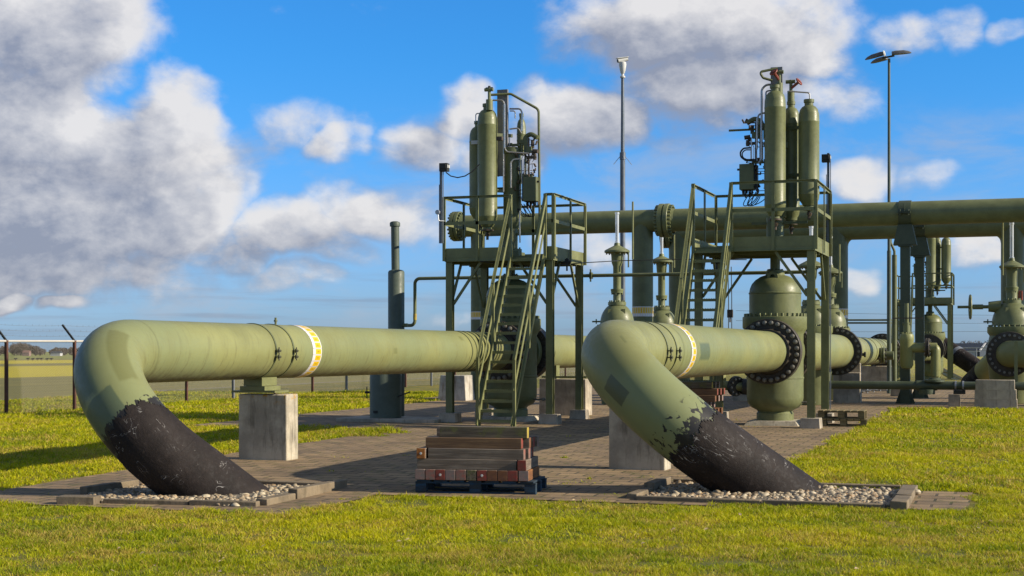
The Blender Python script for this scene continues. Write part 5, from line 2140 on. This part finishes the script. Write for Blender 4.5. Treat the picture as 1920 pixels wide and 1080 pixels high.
def header_column(u, y, zpipe, label, w=.30):
    x = ony(y, u)
    z = gz(y)
    th = empty('header_column', (x, y, z), label, 'column', 'box columns carrying the header pipes')
    b = MB()
    b.box((x, y, (z + zpipe - 1.05) / 2), (w, w * .95, zpipe - 1.05 - z))
    b.box((x, y, zpipe - 1.03), (w + .12, w + .12, .03))
    for s_ in (-1, 1):
        b.add([(x + s_ * w / 2, y - .01, z), (x + s_ * (w / 2 + .16), y - .01, z), (x + s_ * w / 2, y - .01, z + .45), (x + s_ * w / 2, y + .01, z), (x + s_ * (w / 2 + .16), y + .01, z), (x + s_ * w / 2, y + .01, z + .45)],
              [(0, 1, 2), (5, 4, 3), (1, 4, 5, 2), (0, 2, 5, 3), (0, 3, 4, 1)])
    b.build('post', M['low_green'], th)
    s = MB()
    # saddle: a trapezoid shoe, a strap round the pipe with ears
    s.add([(x - .36, y - .2, zpipe - 1.0), (x + .36, y - .2, zpipe - 1.0), (x + .22, y - .2, zpipe - .36), (x - .22, y - .2, zpipe - .36),
           (x - .36, y + .2, zpipe - 1.0), (x + .36, y + .2, zpipe - 1.0), (x + .22, y + .2, zpipe - .36), (x - .22, y + .2, zpipe - .36)],
          [(0, 1, 2, 3), (7, 6, 5, 4), (0, 4, 5, 1), (1, 5, 6, 2), (2, 6, 7, 3), (3, 7, 4, 0)])
    s.build('saddle', M['low_green'], th)
    c = MB()
    c.lathe([(RH + .012, -.19), (RH + .035, -.19), (RH + .035, .19), (RH + .012, .19)], (x, y, zpipe), (1, 0, 0), 40)
    for s_ in (-1, 1):
        for dzz in (-.022, .022):
            c.box((x, y + s_ * (RH + .09), zpipe + dzz), (.38, .14, .025))
        c.box((x, y + s_ * (RH + .05), zpipe + .14), (.025, .08, .28))
        for dx_ in (-.13, .13):
            c.cyl((x + dx_, y + s_ * (RH + .11), zpipe - .09), (x + dx_, y + s_ * (RH + .11), zpipe + .09), .022, n=6)
    c.build('pipe_clamp', M['low_green'], th)


header_column(1697.5, YH1, ZHD, 'dark olive box column carrying the front header pipe')
header_column(1724.5, YH2, ZHD - .03, 'dark olive box column carrying the rear header pipe')

# ------------------------------------------------------------------ small-bore piping
sp = empty('small_pipe', (-13, 36.75, 3.6), 'long thin green pipe running level behind both stair towers, turning down by the vent', 'pipe')
yy = 36.78
zz = hz(522, depth(ony(yy, 800), yy))
x_a = ony(yy, 778)
xv, yv = at(748, 40.0)
zlow = hz(607, 37.4)
b = MB()
b.tube(bent([(-4.9, yy, zz), (x_a, yy, zz), (x_a, yy, zlow), (x_a - .42, yy + .1, zlow), (x_a - .42, yv + .05, zlow)], .14), .045, 12)
b.build('pipe_body', M['olive'], sp)
for xx in (LT[1] + .14, ony(yy, 1520)):
    cl = MB()
    cl.box((xx, yy, zz), (.06, .16, .16))
    cl.cyl((xx, yy - .05, zz - .16), (xx, yy - .05, zz + .16), .022, n=6)
    cl.build('pipe_clamp', M['olive_dark'], sp)
lt_ = MB()
lt_.cyl((x_a, yy, hz(596, 37.4)), (x_a, yy, hz(584, 37.4)), .049, n=12)
lt_.build('yellow_tag', M['end_yellow'], sp)
wr = MB()
wr.tube([W(u, v, 36.0) for (u, v) in [(900, 490), (985, 500), (1050, 497), (1090, 493)]] + [W(u, v, 40) for (u, v) in [(1160, 489), (1270, 486), (1400, 487)]], .013, 5)
tag(wr.build('cable', M['dark']), 'thin dark cable strung level between the two stair towers', 'cable')
for u, lab in ((1063, 'dark hook hanging from the cable under the platform corner'), (1344, 'dark hook hanging from the cable behind the steps of the sunlit tower')):
    hk = MB()
    p = W(u, 494, 36.3)
    hk.cyl(p + Vector((0, 0, .13)), p - Vector((0, 0, .18)), .022, n=6)
    hk.cyl(p + Vector((-.14, 0, .02)), p + Vector((.1, 0, .04)), .035, n=8)
    hk.box(p + Vector((0, 0, .06)), (.09, .06, .1))
    tag(hk.build('cable_hook', M['dark'], loc=tuple(p)), lab, 'hook')
cy = MB()
for u in (1366, 1372):
    cy.tube([W(u - 1, 500, 38), W(u, 560, 38), W(u, 640, 38)], .012, 5)
tag(cy.build('hoist_rope', M['dark']), 'pair of thin hoist ropes hanging behind the sunlit tower', 'rope')
hk = MB()
p = W(1369, 588, 37.9)
hk.box(p, (.14, .08, .20))
hk.cyl(p - Vector((0, 0, .1)), p - Vector((0, 0, .22)), .02, n=6)
tag(hk.build('hoist_block', M['brown_metal'], loc=tuple(p)), 'small brown hoist block hanging on the ropes behind the sunlit tower', 'hoist block')
for v in (600, 605.5):
    b = MB()
    b.cyl(W(1560, v, 58), W(1672, v, 57), .035, n=8)
    tag(b.build('small_pipe', M['steel_green']), 'thin level green pipe joining the rear drop and the lamp pole, ' + ('upper' if v == 600 else 'lower') + ' of two', 'pipe')

# low pipe in front of the columns
yl_ = 46.95
zl = hz(722, depth(ony(yl_, 1620), yl_))
lw = empty('low_pipe', (ony(yl_, 1700), yl_, gz(yl_)), 'dark green pipe lying low across the paving in front of the columns', 'pipe')
MB().tube([(x, yl_, zl) for x in np.linspace(ony(yl_, 1531), 9, 16)], .125, 28).build('pipe_body', M['low_green'], lw)
xt = ony(yl_, 1738)
t = MB()
t.lathe([(.13, -.3), (.15, -.3), (.15, .3), (.13, .3)], (xt, yl_, zl), (1, 0, 0), 24)
t.lathe([(.10, -.25), (.24, -.24), (.24, -.10), (.1, -.09)], (xt, yl_, zl - .02), (0, 0, 1), 24)
t.lathe([(.10, .10), (.30, .11), (.30, .17), (.20, .18), (.14, .24)], (xt + .22, yl_, zl), (0, 0, 1), 28)
t.build('tee_flange', M['low_green'], lw)
for k, u in enumerate((1792, 1806)):
    c = MB()
    c.lathe([(.126, -.025), (.145, -.025), (.145, .025), (.126, .025)], (ony(yl_, u), yl_, zl), (1, 0, 0), 24)
    c.build('pipe_clamp', M['galv'], lw)
ls = MB()
xs_ = ony(yl_, 1799)
ls.box((xs_, yl_, zl - .19), (.34, .24, .12))
ls.build('pipe_shoe', M['dark'], lw)
# little vessel and the bend joining it to the low pipe
xv1, zv1 = ony(47.6, 1700), 0
ve = empty('filter_vessel', (xv1, 47.6, gz(47.6)), 'small upright olive vessel with T-handle standing before the front header column', 'vessel')
b = MB()
zc0 = hz(655, 46.8)
b.lathe([(.05, hz(692, 46.8)), (.15, hz(690, 46.8)), (.20, hz(684, 46.8)), (.205, hz(640, 46.8)), (.215, hz(638, 46.8)), (.215, hz(630, 46.8)), (.19, hz(627, 46.8)), (.08, hz(625.5, 46.8))], (xv1, 47.6, 0), n=28)
b.bolts((xv1, 47.6, hz(626, 46.8)), (0, 0, 1), .16, 8, .02, .04)
b.cyl((xv1, 47.6, zc0 + .05), (xv1 + .9, 47.6, zc0 + .05), .15, n=20)
b.build('vessel_body', M['sage'], ve)
b = MB()
b.cyl((xv1, 47.6, hz(627, 46.8)), (xv1, 47.6, hz(606, 46.8)), .10, n=16)
b.cyl((xv1, 47.6, hz(606, 46.8)), (xv1, 47.6, hz(570, 46.8)), .065, n=12)
b.cyl((xv1 - .12, 47.6, hz(608, 46.8)), (xv1 + .12, 47.6, hz(608, 46.8)), .05, n=8)
b.build('stem', M['olive'], ve)
b = MB()
b.bar((xv1 - .42, 47.5, hz(597.5, 46.8)), (xv1 + .48, 47.5, hz(597.5, 46.8)), .05, .035)
b.build('handle', M['brown_metal'], ve)
b = MB()
flange_pair((xv1 + .62, 47.6, zc0 + .05), (1, 0, 0), .29, .15, 10, th=.06, mb=b, bolt=.028, bl=.04)
b.build('flange', [M['flange'], M['bolt']], ve)
eb = MB()
eb.tube(bent([(xv1 + .65, 47.6, zc0 + .05), (xt + .22, 47.6, zc0 + .05), (xt + .22, 47.58, zl + .3)], .34, 10) + [Vector((xt + .22, yl_ + .9, zl + .12))], .145, 24)
tag(eb.build('pipe_elbow', M['sage'], loc=(xt, 47.6, zl)), 'slim green pipe bend curving down from the small vessel to the low pipe', 'pipe')

# small flanged bend beside the sunlit valve
sf = empty('small_pipe_bend', (*at(1362, 45), .1), 'small green flanged pipe bend low behind the gas pipe, beside the second timber pile', 'pipe')
c0 = W(1362, 722, 44.5)
b = MB()
b.tube(bent([c0 + Vector((-.15, 0, .5)), c0 + Vector((-.15, 0, 0)), c0 + Vector((.9, .2, -.1))], .16), .14, 18)
b.build('pipe_body', M['sage'], sf)
b = MB()
flange_pair(c0 + Vector((.28, .02, -.03)), (.75, -.62, -.1), .30, .15, 10, th=.06, mb=b, bolt=.03, bl=.05)
b.cyl(c0 + Vector((.45, .1, -.04)), c0 + Vector((1.2, .25, -.1)), .24, n=20)
b.build('flange', [M['dark'], M['bolt']], sf)

# ------------------------------------------------------------------ vent stack, tank, masts
x, y = at(723, 37.0)
z = gz(y)
th = empty('vent_tank', (x, y, z), 'squat blue-green steel tank standing on a slab behind the gas pipe', 'tank')
b = MB()
b.lathe([(.39, z + .10), (.39, 1.95), (.36, 2.02), (.2, 2.06), (0, 2.07)], (x, y, 0), n=48)
b.build('tank_shell', M['blue_green'], th)
b = MB()
b.cyl((x + .36, y - .1, z + .62), (x + .72, y - .16, z + .74), .018, n=6)
b.cyl((x - .5, y - .1, z + .72), (x - .36, y - .1, z + .72), .03, n=8)
b.cyl((x - .46, y - .1, z + .58), (x - .46, y - .1, z + .86), .015, n=6)
for k in range(9):
    b.cyl((x - .40, y - .05, z + .5 + .19 * k), (x - .36, y - .05, z + .5 + .19 * k), .015, n=6)
b.box((x - .1, y - .385, z + .25), (.10, .05, .06))
b.build('valve_handle', M['dark'], th)
s = MB()
s.box((x + .25, y + .1, z + .05), (2.6, 1.5, .09))
tag(s.build('concrete_slab', M['concrete_pale'], loc=(x, y, z), bevel=.01), 'low concrete slab under the squat blue-green tank', 'slab')
x, y = at(743, 39.2)
z = gz(y)
th = empty('vent_stack', (x, y, z), 'tall blue-green vent stack with capped narrow top, rising behind the gas pipe', 'vent stack')
b = MB()
zs = hz(506, 39.2)
b.lathe([(.215, z), (.215, zs - .06), (.19, zs - .02), (.13, zs)], (x, y, 0), n=32)
b.build('stack_body', M['blue_green'], th)
b = MB()
b.cyl((x - .02, y, zs - .02), (x - .035, y, hz(424, 39.2)), .108, n=24)
b.build('stack_neck', M['blue_green'], th)
b = MB()
b.lathe([(.135, hz(424.5, 39.2)), (.14, hz(419, 39.2)), (.12, hz(416.3, 39.2)), (.07, hz(415, 39.2)), (0, hz(414.6, 39.2))], (x - .037, y, 0), n=24)
b.build('rain_cap', M['blue_green'], th)
b = MB()
b.cyl((x + .2, y - .02, hz(610, 39.2)), (x + .33, y - .02, hz(610, 39.2)), .05, n=10)
b.build('nozzle', M['olive'], th)

x, y = at(1167.5, 58)
z = gz(y)
th = empty('camera_mast', (x, y, z), 'tall grey camera mast rising behind the front header pipe', 'camera mast')
b = MB()
zk = hz(292, 58)
b.cyl((x, y, z), (x, y, zk), .105, .098, n=20)
b.cyl((x, y, zk), (x, y, hz(146, 58)), .078, .06, n=20)
b.lathe([(.115, zk - .15), (.115, zk + .12), (.08, zk + .14)], (x, y, 0), n=20)
b.build('pole', M['mast_grey'], th)
b = MB()
for k in range(4):
    a = k * math.pi / 2 + .5
    b.cyl((x + .08 * math.cos(a), y + .08 * math.sin(a), zk), (x + .36 * math.cos(a), y + .36 * math.sin(a), zk - .34), .012, n=6)
b.build('climb_guard', M['galv'], th)
b = MB()
b.lathe([(.10, hz(146, 58)), (.10, hz(143, 58)), (.06, hz(142, 58)), (.05, hz(139, 58)), (.09, hz(136, 58)), (.12, hz(129, 58)), (.145, hz(121, 58)), (.13, hz(117, 58)), (.05, hz(115, 58))], (x, y, 0), n=20)
c = Vector((x, y, hz(112.5, 58)))
b.cyl(c + Vector((-.16, -.12, -.05)), c + Vector((.16, .12, .05)), .075, n=16)
b.bar(c + Vector((-.20, -.15, .045)), c + Vector((.18, .13, .125)), .19, .02)
b.cyl(c + Vector((0, 0, -.12)), c, .05, n=10)
cm_ = b.build('camera_head', M['white_paint'], th)
b = MB()
b.cyl(c + Vector((-.175, -.131, -.055)), c + Vector((-.161, -.121, -.051)), .062, n=16)
b.build('lens', M['dark'], cm_)

x, y = at(1667, 57)
z = gz(y)
th = empty('lamp_post', (x, y, z), 'tall dark green lamp post with three shoebox heads behind the header pipes', 'lamp post')
b = MB()
b.cyl((x, y, z), (x, y, hz(470, 57)), .085, .08, n=16)
b.cyl((x, y, hz(470, 57)), (x, y, hz(110, 57)), .062, .05, n=16)
b.build('pole', M['blue_green'], th)


def lamp_head(p, d, L, white):
    """a half-round shoebox lantern, closed below by a flat glass"""
    d = Vector(d).normalized()
    up = Vector((0, 0, 1))
    up = (up - d * up.dot(d)).normalized()
    sx = d.cross(up)
    vs_, fs_ = [], []
    prof = [(0, .11, .13), (.18, .13, .15), (.62, .13, .14), (.86, .10, .09), (1.0, .05, .03)]
    m = 9
    for t, w, h in prof:
        for k in range(m):
            a = math.pi * k / (m - 1)
            vs_.append(Vector(p) + d * L * t + sx * w * math.cos(a) + up * h * math.sin(a))
    for i in range(len(prof) - 1):
        for k in range(m - 1):
            fs_.append((i * m + k, i * m + k + 1, (i + 1) * m + k + 1, (i + 1) * m + k))
        fs_.append((i * m, (i + 1) * m, (i + 1) * m + m - 1, i * m + m - 1))
    fs_.append(tuple(range(m)))
    e = (len(prof) - 1) * m
    fs_.append(tuple(e + k for k in reversed(range(m))))
    b = MB()
    b.add(vs_, fs_)
    o = b.build('lamp_head', M['dark_head'], th)
    if white:
        w_ = MB()
        w_.lathe([(.10, 0), (.12, .01), (.09, .05), (0, .06)], Vector(p) + up * .05, -d, 16)
        w_.build('end_cap', M['white_paint'], o)


M['dark_head'] = paint('lamp_housing_paint', (.17, .165, .16), .1, 4, .4, .2)
top = Vector((x, y, hz(108, 57)))
lamp_head(top + Vector((-.18, -.10, .10)), (-1, .1, -.20), .72, True)
lamp_head(top + Vector((-.10, .2, -.02)), (-.95, .5, -.10), .70, False)
lamp_head(top + Vector((.10, .02, .10)), (1, .12, .06), .72, False)
b = MB()
b.bar(top + Vector((-.25, 0, 0)), top + Vector((.2, 0, .06)), .06, .06)
b.build('bracket_arm', M['dark'], th)
x, y = at(1677, 57.5)
z = gz(y)
b = MB()
b.cyl((x, y, z), (x, y, hz(478, 57.5)), .095, n=18)
b.tube(bent([(x, y, hz(478, 57.5) - .05), (x, y, hz(470, 57.5)), (x - .14, y - .03, hz(455, 57.5)), (x - .15, y - .05, hz(440, 57.5))], .2), .05, 10)
tag(b.build('cable_pole', M['olive_dark'], loc=(x, y, z)), 'shorter dark green pole with cable bend standing against the lamp post', 'pole')


# ------------------------------------------------------------------ concrete blocks
def block(x, y, w, d, h, label, mat='concrete', tap=.99, rz=0.0, z0=None, bev=.02):
    z = gz(y) if z0 is None else z0
    b = MB()
    b.box((x, y, z + h / 2 - .01), (w, d, h + .02), rz, tap=tap)
    return tag(b.build('concrete_block', M[mat], loc=(x, y, z), bevel=bev), label, 'concrete block', 'concrete supports under the pipes')


block(-11.93, 22.35, .90, .42, 1.10, 'tall lichen-topped concrete block under the clamped gas pipe beside the fence')
block(-5.56, 22.35, .88, .42, 1.10, 'tall dark-streaked concrete block half hidden by the black pipe leg near the lawn')
x, y = gnd(1050, 780)
block(x + .05, y + .35, 1.30, .62, .98, 'wide concrete block with steel rail on top, between the two stair towers', 'concrete_pale')
rl = MB()
zt = gz(y) + .98
rl.bar((x - .55, y + .15, zt + .05), (x + .7, y + .15, zt + .05), .06, .05)
for dx_ in (-.3, .45):
    rl.cyl((x + dx_, y + .15, zt), (x + dx_, y + .15, PZ - PR), .03, n=8)
rl.box((x - .3, y + .3, zt + .18), (.3, .3, .36))
tag(rl.build('pipe_rest', M['steel_green'], loc=(x, y, zt)), 'low green steel pipe rest on the wide concrete block', 'pipe rest')
x, y = gnd(846, 752)
block(x, y + .5, 1.02, .9, .86, 'flaking white-painted concrete block at the kerb behind the tower leg', 'concrete_peel', .86)
x, y = gnd(1587, 756)
block(x, y + .3, .86, .5, .98, 'square concrete block with sunlit edge under the far bolted flange', 'concrete_pale')
block(x + .1, y + .55, .6, .4, .30, 'small concrete pad piled on the square block under the far bolted flange', 'concrete_pale', z0=gz(y) + .98, bev=.01)
block(X2, 61.5, 1.35, .6, 1.02, 'concrete block far back under the wrap-banded gas pipe')
x, y = gnd(1690, 744)
block(x, y + .3, .78, .4, .30, 'low concrete sleeper under the dark green low pipe', 'concrete_pale')
x, y = gnd(1797, 756)
block(x, yl_, .34, .34, zl - .26 - gz(yl_), 'little concrete block under the clamps of the low pipe', 'concrete_pale', bev=.01)
y = 45.95
x = ony(y, 1867)
for k, (w, lab) in enumerate([(1.20, 'bottom slab of the three stacked concrete blocks under the handwheel valve'), (1.17, 'middle slab of the three stacked concrete blocks under the handwheel valve'), (1.10, 'top slab of the three stacked concrete blocks under the handwheel valve')]):
    block(x - .01 * k, y + .3, w, .5, .277, lab, 'concrete_pale', z0=gz(y) + .28 * k, bev=.012)
for (u, v, w, h, lab) in [(1542, 744, .5, .30, 'small sunlit concrete block lying behind the tower leg, nearest the valve'), (1400, 752, .9, .22, 'low concrete slab in shade behind the sunlit valve')]:
    x, y = gnd(u, v)
    block(x, y, w, .4, h, lab, 'concrete_pale', bev=.01)
x, y = gnd(1648, 742)
ch = MB()
rnd = random.Random(4)
for k in range(9):
    p0 = Vector((x - .9 + .22 * k, y - .4 + .1 * k, gz(y) + .10 + .035 * k))
    ch.cyl(p0, p0 + Vector((.14, .03, .02)), .045, n=8)
    ch.cyl(p0 + Vector((.06, 0, -.07)), p0 + Vector((.06, 0, .07)), .03, n=6)
ch.bar((x - .95, y - .42, gz(y) + .1), (x + 1.0, y + .42, gz(y) + .4), .04, .04)
ch.cyl((x + .9, y + .3, gz(y)), (x + .9, y + .3, gz(y) + .2), .05, n=8)
tag(ch.build('metal_bracket', M['galv'], loc=(x, y, gz(y))), 'shiny bolted metal bar lying tilted on the paving before the low pipe', 'metal bar')
# teal sign by the barns
x, y = at(1800, 210)
sg = empty('signboard', (x, y, .2), 'small teal signboard on a post in front of the barns', 'sign')
MB().box((x, y, hz(660, 210)), (1.05, .05, .55)).build('board', M['teal'], sg)
MB().cyl((x, y + .06, .2), (x, y + .06, hz(663, 210)), .04, n=8).build('post', M['galv'], sg)
gp = MB()
a_, c_ = W(1716, 652, 200), W(1930, 652, 190)
gp.cyl(a_, c_, .06, n=6)
for f in (0, .25, .42, .55, .75, 1):
    q_ = a_.lerp(c_, f)
    gp.cyl((q_.x, q_.y, .2), tuple(q_), .05, n=6)
tag(gp.build('field_rail', M['galv']), 'far pale metal rail crossing in front of the barns', 'rail')


# ------------------------------------------------------------------ timber stack on its blue pallet
def pallet(x, y, z, w, d, rz, mat, label, group=None, h=.144):
    th = empty('pallet', (x, y, z), label, 'pallet', group)
    R = Matrix.Rotation(rz, 3, 'Z')
    T_ = lambda a, b, c: R @ Vector((a, b, c)) + Vector((x, y, z))
    n = 7
    bh = h - .078
    for k in range(n):
        b = MB()
        b.box(T_(-w / 2 + w * (k + .5) / n, 0, h - .011), (w / n * random.uniform(.72, .82), d, .022), rz)
        b.build('deck_board', mat, th)
    for s_ in (-1, 0, 1):
        b = MB()
        b.box(T_(0, s_ * (d / 2 - .07), h - .0335), (w, .12, .021), rz)
        b.build('stringer_board', mat, th)
        b = MB()
        b.box(T_(0, s_ * (d / 2 - .07), .011), (w, .10, .022), rz)
        b.build('bottom_board', mat, th)
        for q_ in (-1, 0, 1):
            b = MB()
            b.box(T_(q_ * (w / 2 - .075), s_ * (d / 2 - .07), .022 + (h - .066) / 2), (.145, .11, h - .067), rz)
            b.build('spacer_block', mat, th)
    return th


TG = 'square timbers stacked on the blue pallet'


def timber(c, s, rz, body, ends, label, plug=0, group=TG):
    """one squared baulk along its own x axis, end grain on both ends; a white plastic plug sits in some ends"""
    x, y, z = c
    L, w, h = s
    th_mb = MB()
    R = Matrix.Rotation(rz, 3, 'Z')
    th_mb.box((0, 0, 0), (L, w, h))
    th_mb.mi = [0, 0, 0, 1, 0, 1]
    o = th_mb.build('timber', [M[body], M[ends]], None, bevel=.006, loc=(0, 0, 0))
    o.location = (x, y, z)
    o.rotation_euler = (random.uniform(-.012, .012), random.uniform(-.004, .004), rz + random.uniform(-.012, .012))
    tag(o, label, 'timber', group)
    if plug:
        p = MB()
        sx = plug * L / 2
        p.lathe([(.017, -.001), (.017, .004), (.007, .005)], (sx, 0, 0), (plug, 0, 0), 14)
        me = p.mesh('end_plug', smooth=0)
        me.materials.append(M['white_paint'])
        q_ = bpy.data.objects.new('end_plug', me)
        COL.objects.link(q_)
        q_.parent = o
    return o


xL, yL = gnd(778, 926)
xR, yR = gnd(1004, 929.5)
RZ = math.atan2(yR - yL, xR - xL)
PW = math.hypot(xR - xL, yR - yL)
PD = .92
zP = gz(yL) + .012
R2 = Matrix.Rotation(RZ, 3, 'Z')


def pile(a, b, c):                                           # a along the front, b away from the camera, c up
    return tuple(R2 @ Vector((a, b, 0)) + Vector((xL, yL, zP + c)))


pc = pile(PW / 2, PD / 2, 0)
pallet(pc[0], pc[1], zP, PW, PD, RZ, M['pallet_blue'], 'worn blue pallet carrying the timber stack at the lawn edge', h=.175)
T1, zz0 = .139, .177
n1 = 11
ends1 = ['end_grey', 'end_pink', 'end_red', 'end_grey', 'end_pink', 'timber_moss', 'end_red', 'end_brown', 'end_brown', 'end_red', 'end_grey']
names1 = ['greyish', 'faded pink', 'bright red', 'grey', 'pink-splashed', 'dark mossy', 'deep red', 'brown', 'russet', 'dull red', 'pale grey']
LW = PW * .945
for k in range(n1):
    a = LW * (k + .5) / n1
    timber(pile(a, PD / 2 - .04, zz0 + T1 / 2), (PD - .04, LW / n1 - .006, T1 - .002), RZ + math.pi / 2, 'timber' if k < 10 else 'timber_orange', ends1[k],
           f'timber in the bottom layer showing a {names1[k]} end, ' + ('at the fence-side corner' if k == 0 else 'at the lawn-side corner' if k == 10 else f'{["", "second", "third", "fourth", "fifth", "sixth", "seventh", "eighth", "ninth", "tenth"][k]} along the front'),
           plug=-1 if k in (2, 6) else 0)
zc = zz0 + T1
xw = LW * .895
for k in range(4):
    timber(pile(xw / 2 + .01, .075 + k * .20, zc + T1 / 2), (xw - .03, .125, T1 - .002), RZ, 'timber', 'end_grey', ['long grey timber across the front of the second layer'][0] if k == 0 else 'long grey timber hidden inside the second layer')
timber(pile(LW * .945, PD / 2 - .05, zc + T1 / 2), (PD - .06, .118, T1 - .002), RZ + math.pi / 2, 'timber', 'end_red', 'timber at the lawn-side end of the second layer showing a square red end')
zc += T1
timber(pile(.085, PD / 2 - .06, zc + T1 / 2), (PD - .08, .118, T1 - .002), RZ + math.pi / 2, 'timber', 'end_orange', 'timber at the fence-side end of the third layer with an orange-brown plugged end', plug=-1)
for k in range(4):
    a0, a1 = .17, LW * (.955 if k == 0 else .985 - .01 * k)
    timber(pile((a0 + a1) / 2, .085 + k * .20, zc + T1 / 2), (a1 - a0, .125, T1 - .002), RZ, 'timber', ['end_pink', 'end_pink', 'end_grey', 'end_red'][k],
           ['long grey timber with yellow edge across the front of the third layer', 'third-layer timber just behind the front one, with a faded pink end', 'grey third-layer timber in the middle of its row', 'red-ended third-layer timber at the back of its row'][k])
zc += T1
for k in range(4):
    a0, a1 = (.13 if k == 0 else .1), LW * (.93 if k == 0 else .965 + .012 * k)
    timber(pile((a0 + a1) / 2, .12 + k * .19, zc + T1 / 2), (a1 - a0, .125, T1 - .002), RZ, 'timber_brown' if k == 0 else 'timber', ['end_red', 'end_brown', 'end_red', 'end_grey'][k],
           ['long orange-brown timber across the front of the fourth layer', 'fourth-layer timber with a brown end behind the orange-brown one', 'fourth-layer timber with a dark red end', 'grey fourth-layer timber at the back of its row'][k])
zc += T1
timber(pile(LW * .585, .20, zc + T1 / 2), (LW * .77, .135, T1 + .006), RZ, 'timber_moss', 'end_yellow', 'dark mossy topmost timber with a yellow-painted end')
timber(pile(LW * .53, .36, zc + T1 / 2), (LW * .77, .125, T1 - .004), RZ, 'timber', 'end_grey', 'grey timber lying behind the mossy topmost one')

# second timber pile beyond the gas pipe
xq, yq = at(1283, 31.4)
zq = gz(yq) + .012
pallet(xq, yq, zq, 1.5, .9, 0.05, M['pallet_wood'], 'wooden pallet under the second timber pile behind the gas pipe', h=.15)
TG2 = 'timbers of the second pile behind the gas pipe'
spec = [('timber', 'end_grey', 'bottom-layer grey timber'), ('timber_brown', 'end_orange', 'second-layer brown timber with orange end'), ('timber_orange', 'end_orange', 'third-layer orange-brown timber with orange end'),
        ('timber', 'end_pink', 'fourth-layer grey timber with pale pink end'), ('timber_brown', 'end_brown', 'fifth-layer brown timber with brown end'), ('timber_brown', 'end_red', 'sixth-layer brown timber with red end'), ('timber_moss', 'end_yellow', 'topmost mossy timber with yellow end')]
for k, (bd, en, lab) in enumerate(spec):
    for j in range(3):
        L_ = (1.42, 1.40, 1.44, 1.30, 1.46, 1.50, 1.38)[k]
        timber((xq + (0, .01, .0, -.09, .0, .02, -.03)[k] + .012 * j, yq - .34 + .31 * j, zq + .155 + .137 * k + .066), (L_, .16, .128), .05, bd, en if j == 0 else ['end_grey', 'end_brown', 'end_brown', 'end_grey', 'end_grey', 'end_red', 'end_grey'][k],
               (lab if j == 0 else lab.split(' with ')[0]) + [' at the front of the second pile', ' in the middle of the second pile', ' at the back of the second pile'][j], group=TG2)

# two stacked wooden pallets by the sunlit valve
x, y = gnd(1578, 801)
y += .42
pallet(x, y, gz(y) + .012, 1.05, .85, .08, M['pallet_wood'], 'weathered wooden pallet at the bottom of the pair beside the sunlit valve', 'stacked wooden pallets', h=.17)
pallet(x - .03, y + .03, gz(y) + .012 + .172, 1.05, .85, .03, M['pallet_wood'], 'weathered wooden pallet on top of the pair beside the sunlit valve', 'stacked wooden pallets', h=.19)
bpy.context.view_layer.update()
